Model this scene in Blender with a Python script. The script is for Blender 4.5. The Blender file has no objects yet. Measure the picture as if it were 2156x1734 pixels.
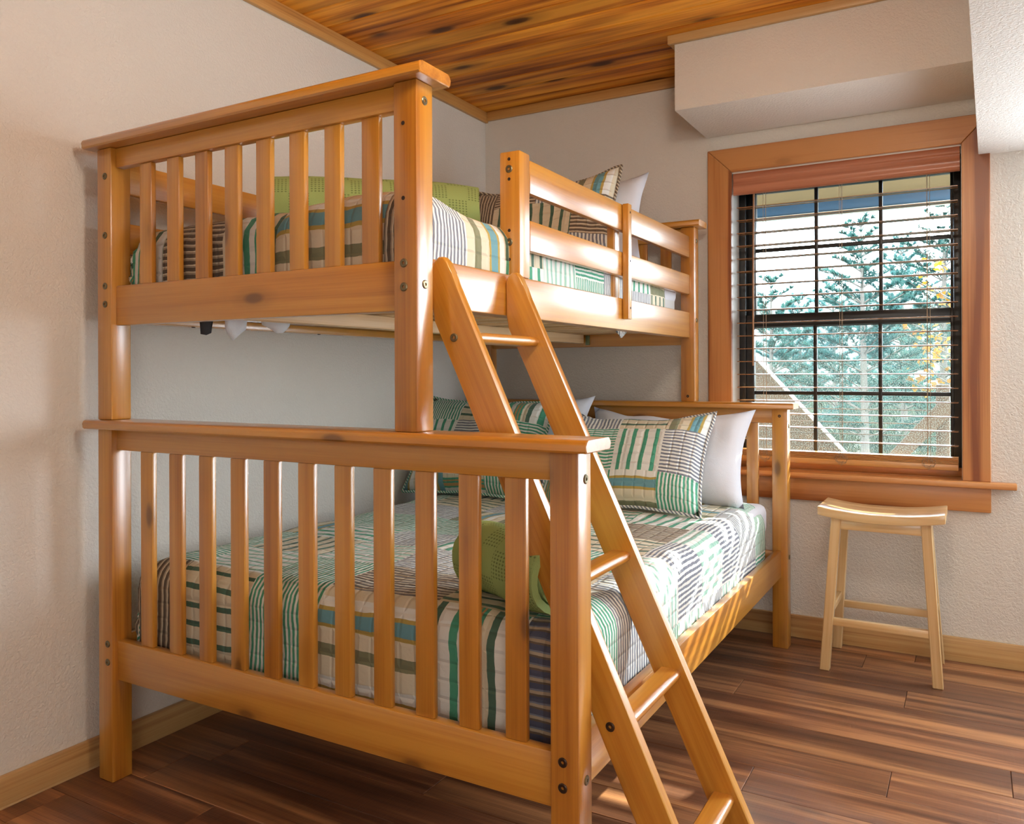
import bpy, bmesh, math, random
from mathutils import Vector, Matrix, noise
R = random.Random(7)
scene = bpy.context.scene
COL = scene.collection

# ------------------------------------------------------------------ camera, world, lights, exposure
cam_d = bpy.data.cameras.new('camera'); cam = bpy.data.objects.new('camera', cam_d); COL.objects.link(cam)
cam_d.sensor_fit = 'HORIZONTAL'; cam_d.sensor_width = 36.0
cam_d.lens = 1706.2 / 2156 * 36
cam_d.shift_y = -(867 - 785.1) / 2156
cam_d.clip_start = 0.05; cam_d.clip_end = 400
cam.location = (2.153, 0.0, 1.10)
cam.rotation_euler = (Matrix.Rotation(0.51714, 4, 'Z') @ Matrix.Rotation(math.pi / 2, 4, 'X') @ Matrix.Rotation(-0.00345, 4, 'Z')).to_euler()
scene.camera = cam

scene.view_settings.view_transform = 'Standard'
scene.view_settings.look = 'None'
scene.view_settings.gamma = 1.0
scene.view_settings.use_curve_mapping = False
scene.view_settings.exposure = 0.0

def nodes_of(tree):
    return tree.nodes, tree.links

world = bpy.data.worlds.new('sky'); scene.world = world; world.use_nodes = True
N, L = nodes_of(world.node_tree); N.clear()
wo = N.new('ShaderNodeOutputWorld'); bg = N.new('ShaderNodeBackground')
tc = N.new('ShaderNodeTexCoord'); mp = N.new('ShaderNodeMapping'); mp.inputs['Scale'].default_value = (1.6, 1.6, 5.0)
nz = N.new('ShaderNodeTexNoise'); nz.inputs['Scale'].default_value = 2.2; nz.inputs['Detail'].default_value = 6
rp = N.new('ShaderNodeValToRGB')
rp.color_ramp.elements[0].position = 0.36; rp.color_ramp.elements[0].color = (0.50, 0.74, 0.98, 1)
rp.color_ramp.elements[1].position = 0.56; rp.color_ramp.elements[1].color = (0.95, 0.98, 1.0, 1)
L.new(tc.outputs['Generated'], mp.inputs['Vector']); L.new(mp.outputs['Vector'], nz.inputs['Vector'])
L.new(nz.outputs['Fac'], rp.inputs['Fac']); L.new(rp.outputs['Color'], bg.inputs['Color'])
bg.inputs['Strength'].default_value = 22.0
L.new(bg.outputs['Background'], wo.inputs['Surface'])

def aim(o, d):
    o.rotation_euler = Vector(d).to_track_quat('-Z', 'Y').to_euler()

sun_d = bpy.data.lights.new('sun', 'SUN'); sun = bpy.data.objects.new('sun', sun_d); COL.objects.link(sun)
sun_d.energy = 30.0; sun_d.color = (1.0, 0.90, 0.70); sun_d.angle = math.radians(0.6)
sun.location = (4, 9, 6); aim(sun, (-0.35, -1.0, -0.5556))

def area(name, loc, d, sx, sy, energy, color):
    ld = bpy.data.lights.new(name, 'AREA'); ld.shape = 'RECTANGLE'; ld.size = sx; ld.size_y = sy
    ld.energy = energy; ld.color = color
    o = bpy.data.objects.new(name, ld); COL.objects.link(o); o.location = loc; aim(o, d); return o
# the room's own pendant lamp (above the frame) and an added fill light behind the camera, no window there
pd = bpy.data.lights.new('room_lamp', 'POINT'); pd.energy = 30; pd.color = (1.0, 0.90, 0.77); pd.shadow_soft_size = 0.12
pl = bpy.data.objects.new('room_lamp', pd); COL.objects.link(pl); pl.location = (1.95, 1.05, 2.12)
area('camera_side_fill', (2.9, -1.6, 1.35), (-0.45, 1.0, 0.05), 1.6, 1.5, 36, (1.0, 0.95, 0.90))
# fill light added inside the room, in front of the unseen back window
area('daylight_fill', (3.02, 3.50, 1.28), (-0.55, -1.0, -0.03), 1.15, 1.15, 66, (0.84, 0.92, 1.0))

# ------------------------------------------------------------------ material helpers
def newmat(name):
    m = bpy.data.materials.new(name); m.use_nodes = True
    N, L = nodes_of(m.node_tree); N.clear()
    out = N.new('ShaderNodeOutputMaterial'); p = N.new('ShaderNodeBsdfPrincipled')
    L.new(p.outputs[0], out.inputs['Surface'])
    return m, N, L, p, out

def ramp(N, stops, mode='LINEAR'):
    r = N.new('ShaderNodeValToRGB'); cr = r.color_ramp; cr.interpolation = mode
    while len(cr.elements) < len(stops): cr.elements.new(0.5)
    for e, (pos, c) in zip(cr.elements, stops):
        e.position = pos; e.color = (*c, 1) if len(c) == 3 else c
    return r

def math_n(N, L, op, a, b=None, c=None):
    n = N.new('ShaderNodeMath'); n.operation = op
    for i, v in enumerate((a, b, c)):
        if v is None: continue
        if isinstance(v, (int, float)): n.inputs[i].default_value = v
        else: L.new(v, n.inputs[i])
    return n.outputs[0]

def mixc(N, L, fac, a, b, blend='MIX'):
    n = N.new('ShaderNodeMix'); n.data_type = 'RGBA'; n.blend_type = blend
    for k, v in (('Factor', fac), ('A', a), ('B', b)):
        s = [i for i in n.inputs if i.name == k and (i.type == 'RGBA' if k != 'Factor' else i.type == 'VALUE')][0]
        if isinstance(v, (int, float)): s.default_value = v
        elif isinstance(v, tuple): s.default_value = (*v, 1) if len(v) == 3 else v
        else: L.new(v, s)
    return [o for o in n.outputs if o.type == 'RGBA'][0]

def bump(N, L, p, height, strength=0.3, dist=0.01, prev=None):
    b = N.new('ShaderNodeBump'); b.inputs['Strength'].default_value = strength; b.inputs['Distance'].default_value = dist
    L.new(height, b.inputs['Height'])
    if prev is not None: L.new(prev, b.inputs['Normal'])
    L.new(b.outputs['Normal'], p.inputs['Normal']); return b.outputs['Normal']

def plain(name, c, rough=0.5, metal=0.0, spec=0.5):
    m, N, L, p, o = newmat(name)
    p.inputs['Base Color'].default_value = (*c, 1); p.inputs['Roughness'].default_value = rough
    p.inputs['Metallic'].default_value = metal; p.inputs['Specular IOR Level'].default_value = spec
    return m

def wood(name, light, mid, dark, rough=0.3, coat=0.0, knots=0.4, streak=(1.0, 60, 60), vary=0.25, ring=0.5, bw=0.34, cont=(0.475, 0.60, 0.745), saw=0.0, blot=0.0, ksize=1.0, kscale=(3.0, 7.5, 7.5), spec=0.5):
    """grain runs along x of the per-vertex attribute 'gco' (metres, shifted at random per piece)"""
    m, N, L, p, o = newmat(name)
    at = N.new('ShaderNodeAttribute'); at.attribute_name = 'gco'
    def mapped(s):
        mpn = N.new('ShaderNodeMapping'); mpn.inputs['Scale'].default_value = s
        L.new(at.outputs['Vector'], mpn.inputs['Vector']); return mpn.outputs['Vector']
    def noisen(s, det=3, dis=0.0, rgh=0.5):
        n = N.new('ShaderNodeTexNoise'); n.inputs['Scale'].default_value = 1.0; n.inputs['Detail'].default_value = det
        n.inputs['Distortion'].default_value = dis; n.inputs['Roughness'].default_value = rgh
        L.new(mapped(s), n.inputs['Vector']); return n.outputs['Fac']
    broad = noisen((0.9, 9, 9), 2, 0.6)
    strk = noisen(streak, 4, 0.3, 0.6)
    fine = noisen((6, 260, 260), 2)
    w = N.new('ShaderNodeTexWave'); w.wave_type = 'RINGS'; w.rings_direction = 'X'; w.inputs['Scale'].default_value = 1.2
    w.inputs['Distortion'].default_value = 5.0; w.inputs['Detail'].default_value = 1.5; w.inputs['Detail Scale'].default_value = 5.0
    L.new(mapped((0.10, 1.6, 1.6)), w.inputs['Vector'])
    wl = math_n(N, L, 'POWER', w.outputs['Fac'], 2.2)
    v = math_n(N, L, 'MULTIPLY', strk, 0.52)
    v = math_n(N, L, 'MULTIPLY_ADD', broad, bw, math_n(N, L, 'ADD', v, (0.34 - bw) * 0.5))
    v = math_n(N, L, 'MULTIPLY_ADD', wl, 0.30 * ring, v)
    v = math_n(N, L, 'MULTIPLY_ADD', fine, 0.14, v)
    r = ramp(N, [(cont[0], light), (cont[1], mid), (cont[2], dark)])
    L.new(v, r.inputs['Fac'])
    col = r.outputs['Color']
    if blot:
        b2 = noisen((1.1, 13, 13), 2, 1.2)
        rb = ramp(N, [(0.50, (0, 0, 0)), (0.72, (1, 1, 1))]); L.new(b2, rb.inputs['Fac'])
        f = math_n(N, L, 'MULTIPLY', rb.outputs['Color'], blot)
        col = mixc(N, L, f, col, dark)
    if knots:
        vo = N.new('ShaderNodeTexVoronoi'); vo.inputs['Scale'].default_value = 1.0; vo.feature = 'F1'
        L.new(mapped(kscale), vo.inputs['Vector'])
        d = vo.outputs['Distance']
        kn = ramp(N, [(0.0, (1, 1, 1)), (0.07 * ksize, (0.9, 0.9, 0.9)), (0.12 * ksize, (0.30, 0.30, 0.30)), (0.26 * ksize, (0, 0, 0))])
        L.new(d, kn.inputs['Fac'])
        f = math_n(N, L, 'MULTIPLY', kn.outputs['Color'], knots)
        kd = tuple(c * 0.28 for c in dark)
        col = mixc(N, L, f, col, kd)
    oi = N.new('ShaderNodeObjectInfo')
    hv = N.new('ShaderNodeHueSaturation')
    mr = N.new('ShaderNodeMapRange'); mr.inputs['To Min'].default_value = 1 - vary; mr.inputs['To Max'].default_value = 1 + vary
    L.new(oi.outputs['Random'], mr.inputs['Value']); L.new(mr.outputs[0], hv.inputs['Value']); L.new(col, hv.inputs['Color'])
    L.new(hv.outputs['Color'], p.inputs['Base Color'])
    p.inputs['Roughness'].default_value = rough; p.inputs['Specular IOR Level'].default_value = spec
    p.inputs['Coat Weight'].default_value = coat; p.inputs['Coat Roughness'].default_value = 0.26; p.inputs['Coat IOR'].default_value = 1.65
    hh = math_n(N, L, 'MULTIPLY_ADD', fine, 0.3, strk)
    if saw:
        sw = noisen((170, 9, 9), 2, 0.5)
        hh = math_n(N, L, 'MULTIPLY_ADD', sw, saw, hh)
    bump(N, L, p, hh, 0.10 + 0.15 * (saw > 0), 0.004)
    return m

M = {}
M['pine'] = wood('amber_pine', (0.60, 0.280, 0.036), (0.50, 0.202, 0.020), (0.35, 0.120, 0.009), 0.32, 1.0, 0.85, vary=0.06, ring=0.6, bw=0.16, cont=(0.44, 0.60, 0.78))
M['pinelight'] = wood('raw_pine', (0.74, 0.55, 0.33), (0.64, 0.43, 0.22), (0.45, 0.25, 0.10), 0.5, 0, 0.5, vary=0.12)
M['stool'] = wood('stool_wood', (0.74, 0.54, 0.28), (0.66, 0.44, 0.20), (0.44, 0.24, 0.08), 0.28, 0.8, 0.25, vary=0.10)
M['casing'] = wood('fir_casing', (0.56, 0.245, 0.075), (0.45, 0.170, 0.048), (0.24, 0.068, 0.016), 0.38, 0.12, 0.3, vary=0.06, ring=1.5, cont=(0.50, 0.66, 0.86))
M['base'] = wood('baseboard_pine', (0.62, 0.40, 0.17), (0.54, 0.32, 0.12), (0.34, 0.16, 0.05), 0.45, 0.1, 0.8, vary=0.05)
M['crown'] = wood('crown_pine', (0.58, 0.32, 0.10), (0.50, 0.25, 0.07), (0.30, 0.12, 0.03), 0.45, 0.1, 0.4, vary=0.05)
M['ceil'] = wood('ceiling_pine', (0.92, 0.40, 0.040), (0.66, 0.215, 0.014), (0.20, 0.040, 0.002), 0.50, 0.0, 1.0, streak=(0.8, 34, 34), vary=0.20, ring=0.5, blot=0.5, ksize=1.6, kscale=(2.6, 7.0, 7.0), spec=0.3)
M['floor'] = wood('floor_walnut', (0.50, 0.235, 0.095), (0.185, 0.074, 0.034), (0.040, 0.016, 0.009), 0.36, 0.12, 0.5, streak=(0.9, 30, 30), vary=0.22, ring=0.4, cont=(0.36, 0.55, 0.80), saw=0.5, blot=0.45, kscale=(2.0, 9, 9))
M['blind'] = wood('blind_wood_backlit', (0.32, 0.155, 0.060), (0.26, 0.115, 0.040), (0.17, 0.065, 0.022), 0.26, 0.3, 0.0, vary=0.05, ring=0.3)  # hanging slats: backlit darkness put into the wood colour
M['blind_lit'] = wood('blind_wood_lit', (0.66, 0.34, 0.11), (0.58, 0.27, 0.07), (0.40, 0.16, 0.04), 0.30, 0.2, 0.0, vary=0.05, ring=0.3)  # same blind wood, lit look put into a lighter colour
M['valance'] = wood('valance_wood', (0.50, 0.20, 0.11), (0.44, 0.165, 0.085), (0.30, 0.09, 0.045), 0.34, 0.2, 0.0, vary=0.03, ring=0.3)
M['deck'] = wood('deck_wood', (0.0800, 0.0350, 0.0130), (0.0600, 0.0240, 0.0080), (0.0350, 0.0120, 0.0040), 0.6, 0, 0.3, vary=0.1)
M['bolt'] = plain('aged_brass', (0.20, 0.17, 0.10), 0.38, 0.8)
M['boltdark'] = plain('dark_bolt', (0.05, 0.03, 0.02), 0.35, 0.6)
M['hole'] = plain('drilled_hole', (0.03, 0.015, 0.008), 0.9)
M['black'] = plain('black_vinyl', (0.012, 0.014, 0.016), 0.35)
M['jamb'] = plain('pale_jamb_liner', (0.72, 0.70, 0.66), 0.25)
M['cord'] = plain('blind_cord', (0.36, 0.27, 0.18), 0.7)
M['porch'] = plain('porch_paint', (0.022, 0.075, 0.15), 0.6)
M['porchsoffit'] = plain('porch_soffit', (0.24, 0.17, 0.085), 0.7)
M['bracket'] = plain('bracket_metal', (0.20, 0.27, 0.16), 0.4, 0.7)

def wallmat(name, c, scale=115, strength=0.42):
    m, N, L, p, o = newmat(name)
    t = N.new('ShaderNodeTexCoord')
    n = N.new('ShaderNodeTexNoise'); n.inputs['Scale'].default_value = scale; n.inputs['Detail'].default_value = 3; n.inputs['Roughness'].default_value = 0.55
    n.inputs['Distortion'].default_value = 0.6
    L.new(t.outputs['Object'], n.inputs['Vector'])
    r = ramp(N, [(0.36, (0, 0, 0)), (0.62, (1, 1, 1))]); L.new(n.outputs['Fac'], r.inputs['Fac'])
    n2 = N.new('ShaderNodeTexNoise'); n2.inputs['Scale'].default_value = 1.7; n2.inputs['Detail'].default_value = 3
    L.new(t.outputs['Object'], n2.inputs['Vector'])
    col = mixc(N, L, n2.outputs['Fac'], tuple(x * 0.97 for x in c), tuple(min(1, x * 1.03) for x in c))
    L.new(col, p.inputs['Base Color'])
    p.inputs['Roughness'].default_value = 0.62; p.inputs['Specular IOR Level'].default_value = 0.35
    bump(N, L, p, r.outputs['Color'], strength, 0.0035)
    return m
M['wall'] = wallmat('wall_paint', (0.72, 0.69, 0.635))
M['soffit'] = wallmat('soffit_paint', (0.76, 0.74, 0.70), 115, 0.36)

# quilts: attribute 'puv' = (distance across the stripes, distance along, pattern number)
GRN = (0.085, 0.36, 0.23); DGRN = (0.09, 0.17, 0.12); WHT = (0.80, 0.82, 0.78); CRM = (0.72, 0.66, 0.50); TAN = (0.44, 0.36, 0.26)
GLD = (0.48, 0.36, 0.10); BLU = (0.16, 0.36, 0.42); GRY = (0.20, 0.22, 0.27); BRN = (0.15, 0.115, 0.085); OLV = (0.24, 0.25, 0.15)
MNT = (0.34, 0.58, 0.48); ORG = (0.50, 0.30, 0.13); NAVY = (0.09, 0.10, 0.15)
PAT = [
    (0.0140, [(0, GRN), (0.52, WHT)]),                                            # 0 green thin
    (0.0150, [(0, GRY), (0.5, WHT)]),                                             # 1 grey thin
    (0.0180, [(0, BRN), (0.55, TAN), (0.8, CRM)]),                                # 2 brown thin
    (0.0480, [(0, CRM), (0.62, DGRN), (0.92, CRM)]),                              # 3 cream with green bars
    (0.1500, [(0, WHT), (0.16, GRN), (0.30, WHT), (0.42, GRN), (0.46, ORG), (0.52, GRN), (0.56, ORG), (0.60, GRN), (0.66, CRM), (0.80, DGRN), (0.92, WHT)]),  # 4
    (0.1900, [(0, CRM), (0.24, OLV), (0.40, CRM), (0.60, GLD), (0.65, BLU), (0.82, GLD), (0.87, WHT)]),   # 5
    (0.0300, [(0, MNT), (0.40, WHT)]),                                            # 6 mint
    (0.0260, [(0, NAVY), (0.45, BRN), (0.62, TAN), (0.86, GRY)]),                 # 7 navy brown
    (0.0440, [(0, WHT), (0.62, GRN), (0.96, WHT)]),                               # 8 white with green bars
]
def quiltmat(name, seedshift=0.0, sat=1.0, crinkle=0.6):
    m, N, L, p, o = newmat(name)
    at = N.new('ShaderNodeAttribute'); at.attribute_name = 'puv'
    sx = N.new('ShaderNodeSeparateXYZ'); L.new(at.outputs['Vector'], sx.inputs[0])
    t = N.new('ShaderNodeTexCoord')
    nw = N.new('ShaderNodeTexNoise'); nw.inputs['Scale'].default_value = 26; nw.inputs['Detail'].default_value = 2
    L.new(t.outputs['Object'], nw.inputs['Vector'])
    wob = math_n(N, L, 'MULTIPLY_ADD', nw.outputs['Fac'], 0.007, -0.0035)
    u = math_n(N, L, 'ADD', sx.outputs[0], wob)
    col = None
    for i, (per, stops) in enumerate(PAT):
        f = math_n(N, L, 'FRACT', math_n(N, L, 'DIVIDE', math_n(N, L, 'ADD', u, 5.0), per))
        r = ramp(N, stops, 'CONSTANT'); L.new(f, r.inputs['Fac'])
        if col is None: col = r.outputs['Color']
        else:
            c = N.new('ShaderNodeMath'); c.operation = 'COMPARE'; L.new(sx.outputs[2], c.inputs[0]); c.inputs[1].default_value = i; c.inputs[2].default_value = 0.4
            col = mixc(N, L, c.outputs[0], col, r.outputs['Color'])
    # stitched quilting every 4.5 cm both ways
    def line(v, per):
        f = math_n(N, L, 'FRACT', math_n(N, L, 'DIVIDE', math_n(N, L, 'ADD', v, 5.0), per))
        return math_n(N, L, 'ABSOLUTE', math_n(N, L, 'SUBTRACT', f, 0.5))
    q = math_n(N, L, 'MINIMUM', math_n(N, L, 'SUBTRACT', 0.5, line(sx.outputs[0], 0.062)), math_n(N, L, 'SUBTRACT', 0.5, line(sx.outputs[1], 0.040)))
    rq = ramp(N, [(0.0, (0, 0, 0)), (0.16, (1, 1, 1))]); L.new(q, rq.inputs['Fac'])
    cr = N.new('ShaderNodeTexNoise'); cr.inputs['Scale'].default_value = 1; cr.inputs['Detail'].default_value = 3
    mpn = N.new('ShaderNodeMapping'); mpn.inputs['Scale'].default_value = (48, 48, 48); L.new(t.outputs['Object'], mpn.inputs['Vector'])
    L.new(mpn.outputs['Vector'], cr.inputs['Vector']); cr.inputs['Distortion'].default_value = 0.8
    h = math_n(N, L, 'MULTIPLY_ADD', cr.outputs['Fac'], 0.9 * crinkle, rq.outputs['Color'])
    L.new(col, p.inputs['Base Color']); p.inputs['Roughness'].default_value = 0.85; p.inputs['Specular IOR Level'].default_value = 0.2
    p.inputs['Sheen Weight'].default_value = 0.1
    bump(N, L, p, h, 0.55, 0.006)
    return m
M['quilt'] = quiltmat('patchwork_quilt')
M['sham'] = quiltmat('patchwork_sham', crinkle=0.35)

def clothmat(name, c, scale=300, st=0.2, wr=0.0):
    m, N, L, p, o = newmat(name)
    t = N.new('ShaderNodeTexCoord'); n = N.new('ShaderNodeTexNoise'); n.inputs['Scale'].default_value = scale; n.inputs['Detail'].default_value = 2
    L.new(t.outputs['Object'], n.inputs['Vector'])
    n2 = N.new('ShaderNodeTexNoise'); n2.inputs['Scale'].default_value = 14; n2.inputs['Detail'].default_value = 3; n2.inputs['Distortion'].default_value = 1.0
    L.new(t.outputs['Object'], n2.inputs['Vector'])
    h = math_n(N, L, 'MULTIPLY_ADD', n2.outputs['Fac'], wr, n.outputs['Fac'])
    p.inputs['Base Color'].default_value = (*c, 1); p.inputs['Roughness'].default_value = 0.85; p.inputs['Specular IOR Level'].default_value = 0.2
    bump(N, L, p, h, st, 0.006); return m
M['white'] = clothmat('white_cotton', (0.72, 0.74, 0.80), 400, 0.22, 2.0)
M['mattress'] = clothmat('mattress_ticking', (0.66, 0.65, 0.63), 200, 0.1)
M['darkcloth'] = clothmat('dark_cloth', (0.05, 0.05, 0.055), 200, 0.1)

def wafflemat(name, c):
    m, N, L, p, o = newmat(name)
    at = N.new('ShaderNodeAttribute'); at.attribute_name = 'puv'
    sx = N.new('ShaderNodeSeparateXYZ'); L.new(at.outputs['Vector'], sx.inputs[0])
    def tri(v, per):
        f = math_n(N, L, 'FRACT', math_n(N, L, 'DIVIDE', math_n(N, L, 'ADD', v, 5.0), per))
        return math_n(N, L, 'MULTIPLY', math_n(N, L, 'ABSOLUTE', math_n(N, L, 'SUBTRACT', f, 0.5)), 2.0)
    cell = math_n(N, L, 'MULTIPLY', tri(sx.outputs[0], 0.0105), tri(sx.outputs[1], 0.0075))
    big = N.new('ShaderNodeTexChecker'); big.inputs['Scale'].default_value = 1.0
    mpn = N.new('ShaderNodeMapping'); mpn.inputs['Scale'].default_value = (17, 17, 0)
    L.new(at.outputs['Vector'], mpn.inputs['Vector']); L.new(mpn.outputs['Vector'], big.inputs['Vector'])
    msk = big.outputs['Fac']
    hh = math_n(N, L, 'MULTIPLY', cell, msk)
    rr = ramp(N, [(0.30, (0, 0, 0)), (0.50, (1, 1, 1))]); L.new(hh, rr.inputs['Fac'])
    col = mixc(N, L, math_n(N, L, 'MULTIPLY', rr.outputs['Color'], 0.7), c, tuple(x * 0.38 for x in c))
    L.new(col, p.inputs['Base Color']); p.inputs['Roughness'].default_value = 0.9; p.inputs['Specular IOR Level'].default_value = 0.15
    n = N.new('ShaderNodeTexNoise'); n.inputs['Scale'].default_value = 420
    t = N.new('ShaderNodeTexCoord'); L.new(t.outputs['Object'], n.inputs['Vector'])
    h2 = math_n(N, L, 'MULTIPLY_ADD', n.outputs['Fac'], 0.35, math_n(N, L, 'MULTIPLY', rr.outputs['Color'], -1.0))
    bump(N, L, p, h2, 0.5, 0.004); return m
M['greenblanket'] = wafflemat('green_waffle_weave', (0.34, 0.46, 0.17))

# architectural glass: clear with a fresnel reflection
m, N, L, p, o = newmat('window_glass'); N.remove(p)
tr = N.new('ShaderNodeBsdfTransparent'); gl = N.new('ShaderNodeBsdfGlossy'); gl.inputs['Roughness'].default_value = 0.02
fr = N.new('ShaderNodeFresnel'); fr.inputs['IOR'].default_value = 1.35; mx = N.new('ShaderNodeMixShader')
tr.inputs['Color'].default_value = (0.93, 0.97, 0.98, 1)
L.new(fr.outputs[0], mx.inputs[0]); L.new(tr.outputs[0], mx.inputs[1]); L.new(gl.outputs[0], mx.inputs[2]); L.new(mx.outputs[0], o.inputs['Surface'])
M['glass'] = m
# dewy insect screen on the lower sash
m, N, L, p, o = newmat('insect_screen')
tr = N.new('ShaderNodeBsdfTransparent'); mx = N.new('ShaderNodeMixShader')
t = N.new('ShaderNodeTexCoord'); n = N.new('ShaderNodeTexNoise'); n.inputs['Scale'].default_value = 260; n.inputs['Detail'].default_value = 1
L.new(t.outputs['Object'], n.inputs['Vector'])
r = ramp(N, [(0.50, (0.02, 0.02, 0.02)), (0.62, (0.35, 0.35, 0.35)), (0.70, (0.60, 0.60, 0.60))]); L.new(n.outputs['Fac'], r.inputs['Fac'])
p.inputs['Base Color'].default_value = (0.55, 0.58, 0.58, 1); p.inputs['Roughness'].default_value = 0.5
tl = N.new('ShaderNodeBsdfTranslucent'); tl.inputs['Color'].default_value = (0.085, 0.10, 0.092, 1)
L.new(r.outputs['Color'], mx.inputs[0]); L.new(tr.outputs[0], mx.inputs[1]); L.new(tl.outputs[0], mx.inputs[2]); L.new(mx.outputs[0], o.inputs['Surface'])
M['screen'] = m

def foliage(name, c1, c2, trans=0.5):
    m, N, L, p, o = newmat(name)
    t = N.new('ShaderNodeTexCoord'); n = N.new('ShaderNodeTexNoise'); n.inputs['Scale'].default_value = 3.0; n.inputs['Detail'].default_value = 4
    L.new(t.outputs['Object'], n.inputs['Vector'])
    r = ramp(N, [(0.35, c1), (0.65, c2)]); L.new(n.outputs['Fac'], r.inputs['Fac'])
    L.new(r.outputs['Color'], p.inputs['Base Color']); p.inputs['Roughness'].default_value = 0.7
    tl = N.new('ShaderNodeBsdfTranslucent'); L.new(r.outputs['Color'], tl.inputs['Color'])
    mx = N.new('ShaderNodeMixShader'); mx.inputs[0].default_value = trans
    L.new(p.outputs[0], mx.inputs[1]); L.new(tl.outputs[0], mx.inputs[2]); L.new(mx.outputs[0], o.inputs['Surface'])
    return m
M['needles'] = foliage('pine_needles', (0.0122, 0.0495, 0.0446), (0.0306, 0.0945, 0.0781))
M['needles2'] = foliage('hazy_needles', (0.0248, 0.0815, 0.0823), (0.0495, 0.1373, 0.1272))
M['autumn'] = foliage('autumn_leaves', (0.1600, 0.0560, 0.0048), (0.2080, 0.1120, 0.0080))
M['scrub'] = foliage('scrub_blades', (0.0080, 0.0240, 0.0192), (0.0400, 0.0560, 0.0360))
M['bark'] = plain('bark', (0.10, 0.085, 0.07), 0.9)
m, N, L, p, o = newmat('meadow')
t = N.new('ShaderNodeTexCoord'); n = N.new('ShaderNodeTexNoise'); n.inputs['Scale'].default_value = 2.2; n.inputs['Detail'].default_value = 9; n.inputs['Roughness'].default_value = 0.75
L.new(t.outputs['Object'], n.inputs['Vector'])
r = ramp(N, [(0.36, (0.0040, 0.0110, 0.0090)), (0.52, (0.0110, 0.0210, 0.0150)), (0.66, (0.0275, 0.0310, 0.0180))]); L.new(n.outputs['Fac'], r.inputs['Fac'])
L.new(r.outputs['Color'], p.inputs['Base Color']); p.inputs['Roughness'].default_value = 0.9
M['meadow'] = m

# ------------------------------------------------------------------ object helpers
WORLDPOS = {}
def place(o, wloc, parent):
    WORLDPOS[o.name] = Vector(wloc)
    if parent is not None:
        o.parent = parent; o.location = Vector(wloc) - WORLDPOS[parent.name]
    else: o.location = wloc

def thing(name, label, cat, loc, group=None, kind=None):
    o = bpy.data.objects.new(name, None); COL.objects.link(o); o.empty_display_size = 0.1
    place(o, loc, None); tag(o, label, cat, group, kind); return o
def tag(o, label=None, cat=None, group=None, kind=None):
    if label: o['label'] = label
    if cat: o['category'] = cat
    if group: o['group'] = group
    if kind: o['kind'] = kind
    return o

AX = {'x': (0, 1, 2), 'y': (1, 0, 2), 'z': (2, 0, 1)}
def finish(name, bm, mat, parent=None, grain=None, smooth=35, recalc=True):
    """bm in world coordinates -> one mesh object whose origin is its own centre"""
    if recalc: bmesh.ops.recalc_face_normals(bm, faces=bm.faces)
    me = bpy.data.meshes.new(name); bm.to_mesh(me); bm.free()
    n = len(me.vertices); co = [0.0] * (3 * n); me.vertices.foreach_get('co', co)
    lo = [min(co[k::3]) for k in range(3)]; hi = [max(co[k::3]) for k in range(3)]
    c = Vector([(a + b) / 2 for a, b in zip(lo, hi)])
    if grain is not None:
        if isinstance(grain, str): i, j, k = AX[grain]; E = [Vector([float(q == t) for q in range(3)]) for t in (i, j, k)]
        else:
            e0 = Vector(grain).normalized(); e1 = e0.cross(Vector((0, 1, 0.01))).normalized(); E = [e0, e1, e0.cross(e1)]
        off = (R.uniform(0, 30), R.uniform(0, 30), R.uniform(0, 30))
        at = me.attributes.new('gco', 'FLOAT_VECTOR', 'POINT'); vals = [0.0] * (3 * n)
        for v in range(n):
            q = Vector(co[3 * v:3 * v + 3]) - c
            for t in range(3): vals[3 * v + t] = q.dot(E[t]) + off[t]
        at.data.foreach_set('vector', vals)
    for k in range(3):
        for v in range(n): co[3 * v + k] -= c[k]
    me.vertices.foreach_set('co', co); me.update()
    me.materials.append(mat)
    if smooth is not None:
        me.shade_smooth()
        if smooth < 180: me.set_sharp_from_angle(angle=math.radians(smooth))
    o = bpy.data.objects.new(name, me); COL.objects.link(o); place(o, c, parent)
    return o

def add_box(bm, x0, x1, y0, y1, z0, z1, bev=0.0, seg=2):
    vs = [bm.verts.new((x, y, z)) for x in (x0, x1) for y in (y0, y1) for z in (z0, z1)]
    fs = [bm.faces.new([vs[i] for i in f]) for f in ((0, 1, 3, 2), (4, 6, 7, 5), (0, 4, 5, 1), (2, 3, 7, 6), (0, 2, 6, 4), (1, 5, 7, 3))]
    if bev > 0:
        es = list({e for f in fs for e in f.edges})
        bmesh.ops.bevel(bm, geom=es, offset=bev, segments=seg, profile=0.5, affect='EDGES')
def box(name, x0, x1, y0, y1, z0, z1, mat, parent=None, grain=None, bev=0.003, seg=2):
    bm = bmesh.new(); add_box(bm, x0, x1, y0, y1, z0, z1, bev, seg)
    return finish(name, bm, M[mat] if isinstance(mat, str) else mat, parent, grain)

def prism(name, pts, axis, a0, a1, mat, parent=None, grain=None, bev=0.0, seg=2):
    """pts: 2-D outline in the two axes other than `axis` (in x,y,z order), extruded a0..a1"""
    bm = bmesh.new()
    def mk(p, a):
        return {'x': (a, p[0], p[1]), 'y': (p[0], a, p[1]), 'z': (p[0], p[1], a)}[axis]
    A = [bm.verts.new(mk(p, a0)) for p in pts]; B = [bm.verts.new(mk(p, a1)) for p in pts]
    fa = bm.faces.new(A); fb = bm.faces.new(B[::-1])
    n = len(pts)
    for i in range(n): bm.faces.new((A[i], B[i], B[(i + 1) % n], A[(i + 1) % n]))
    if bev: bmesh.ops.bevel(bm, geom=list(fa.edges) + list(fb.edges), offset=bev, segments=seg, profile=0.5, affect='EDGES')
    return finish(name, bm, M[mat] if isinstance(mat, str) else mat, parent, grain)

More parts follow.
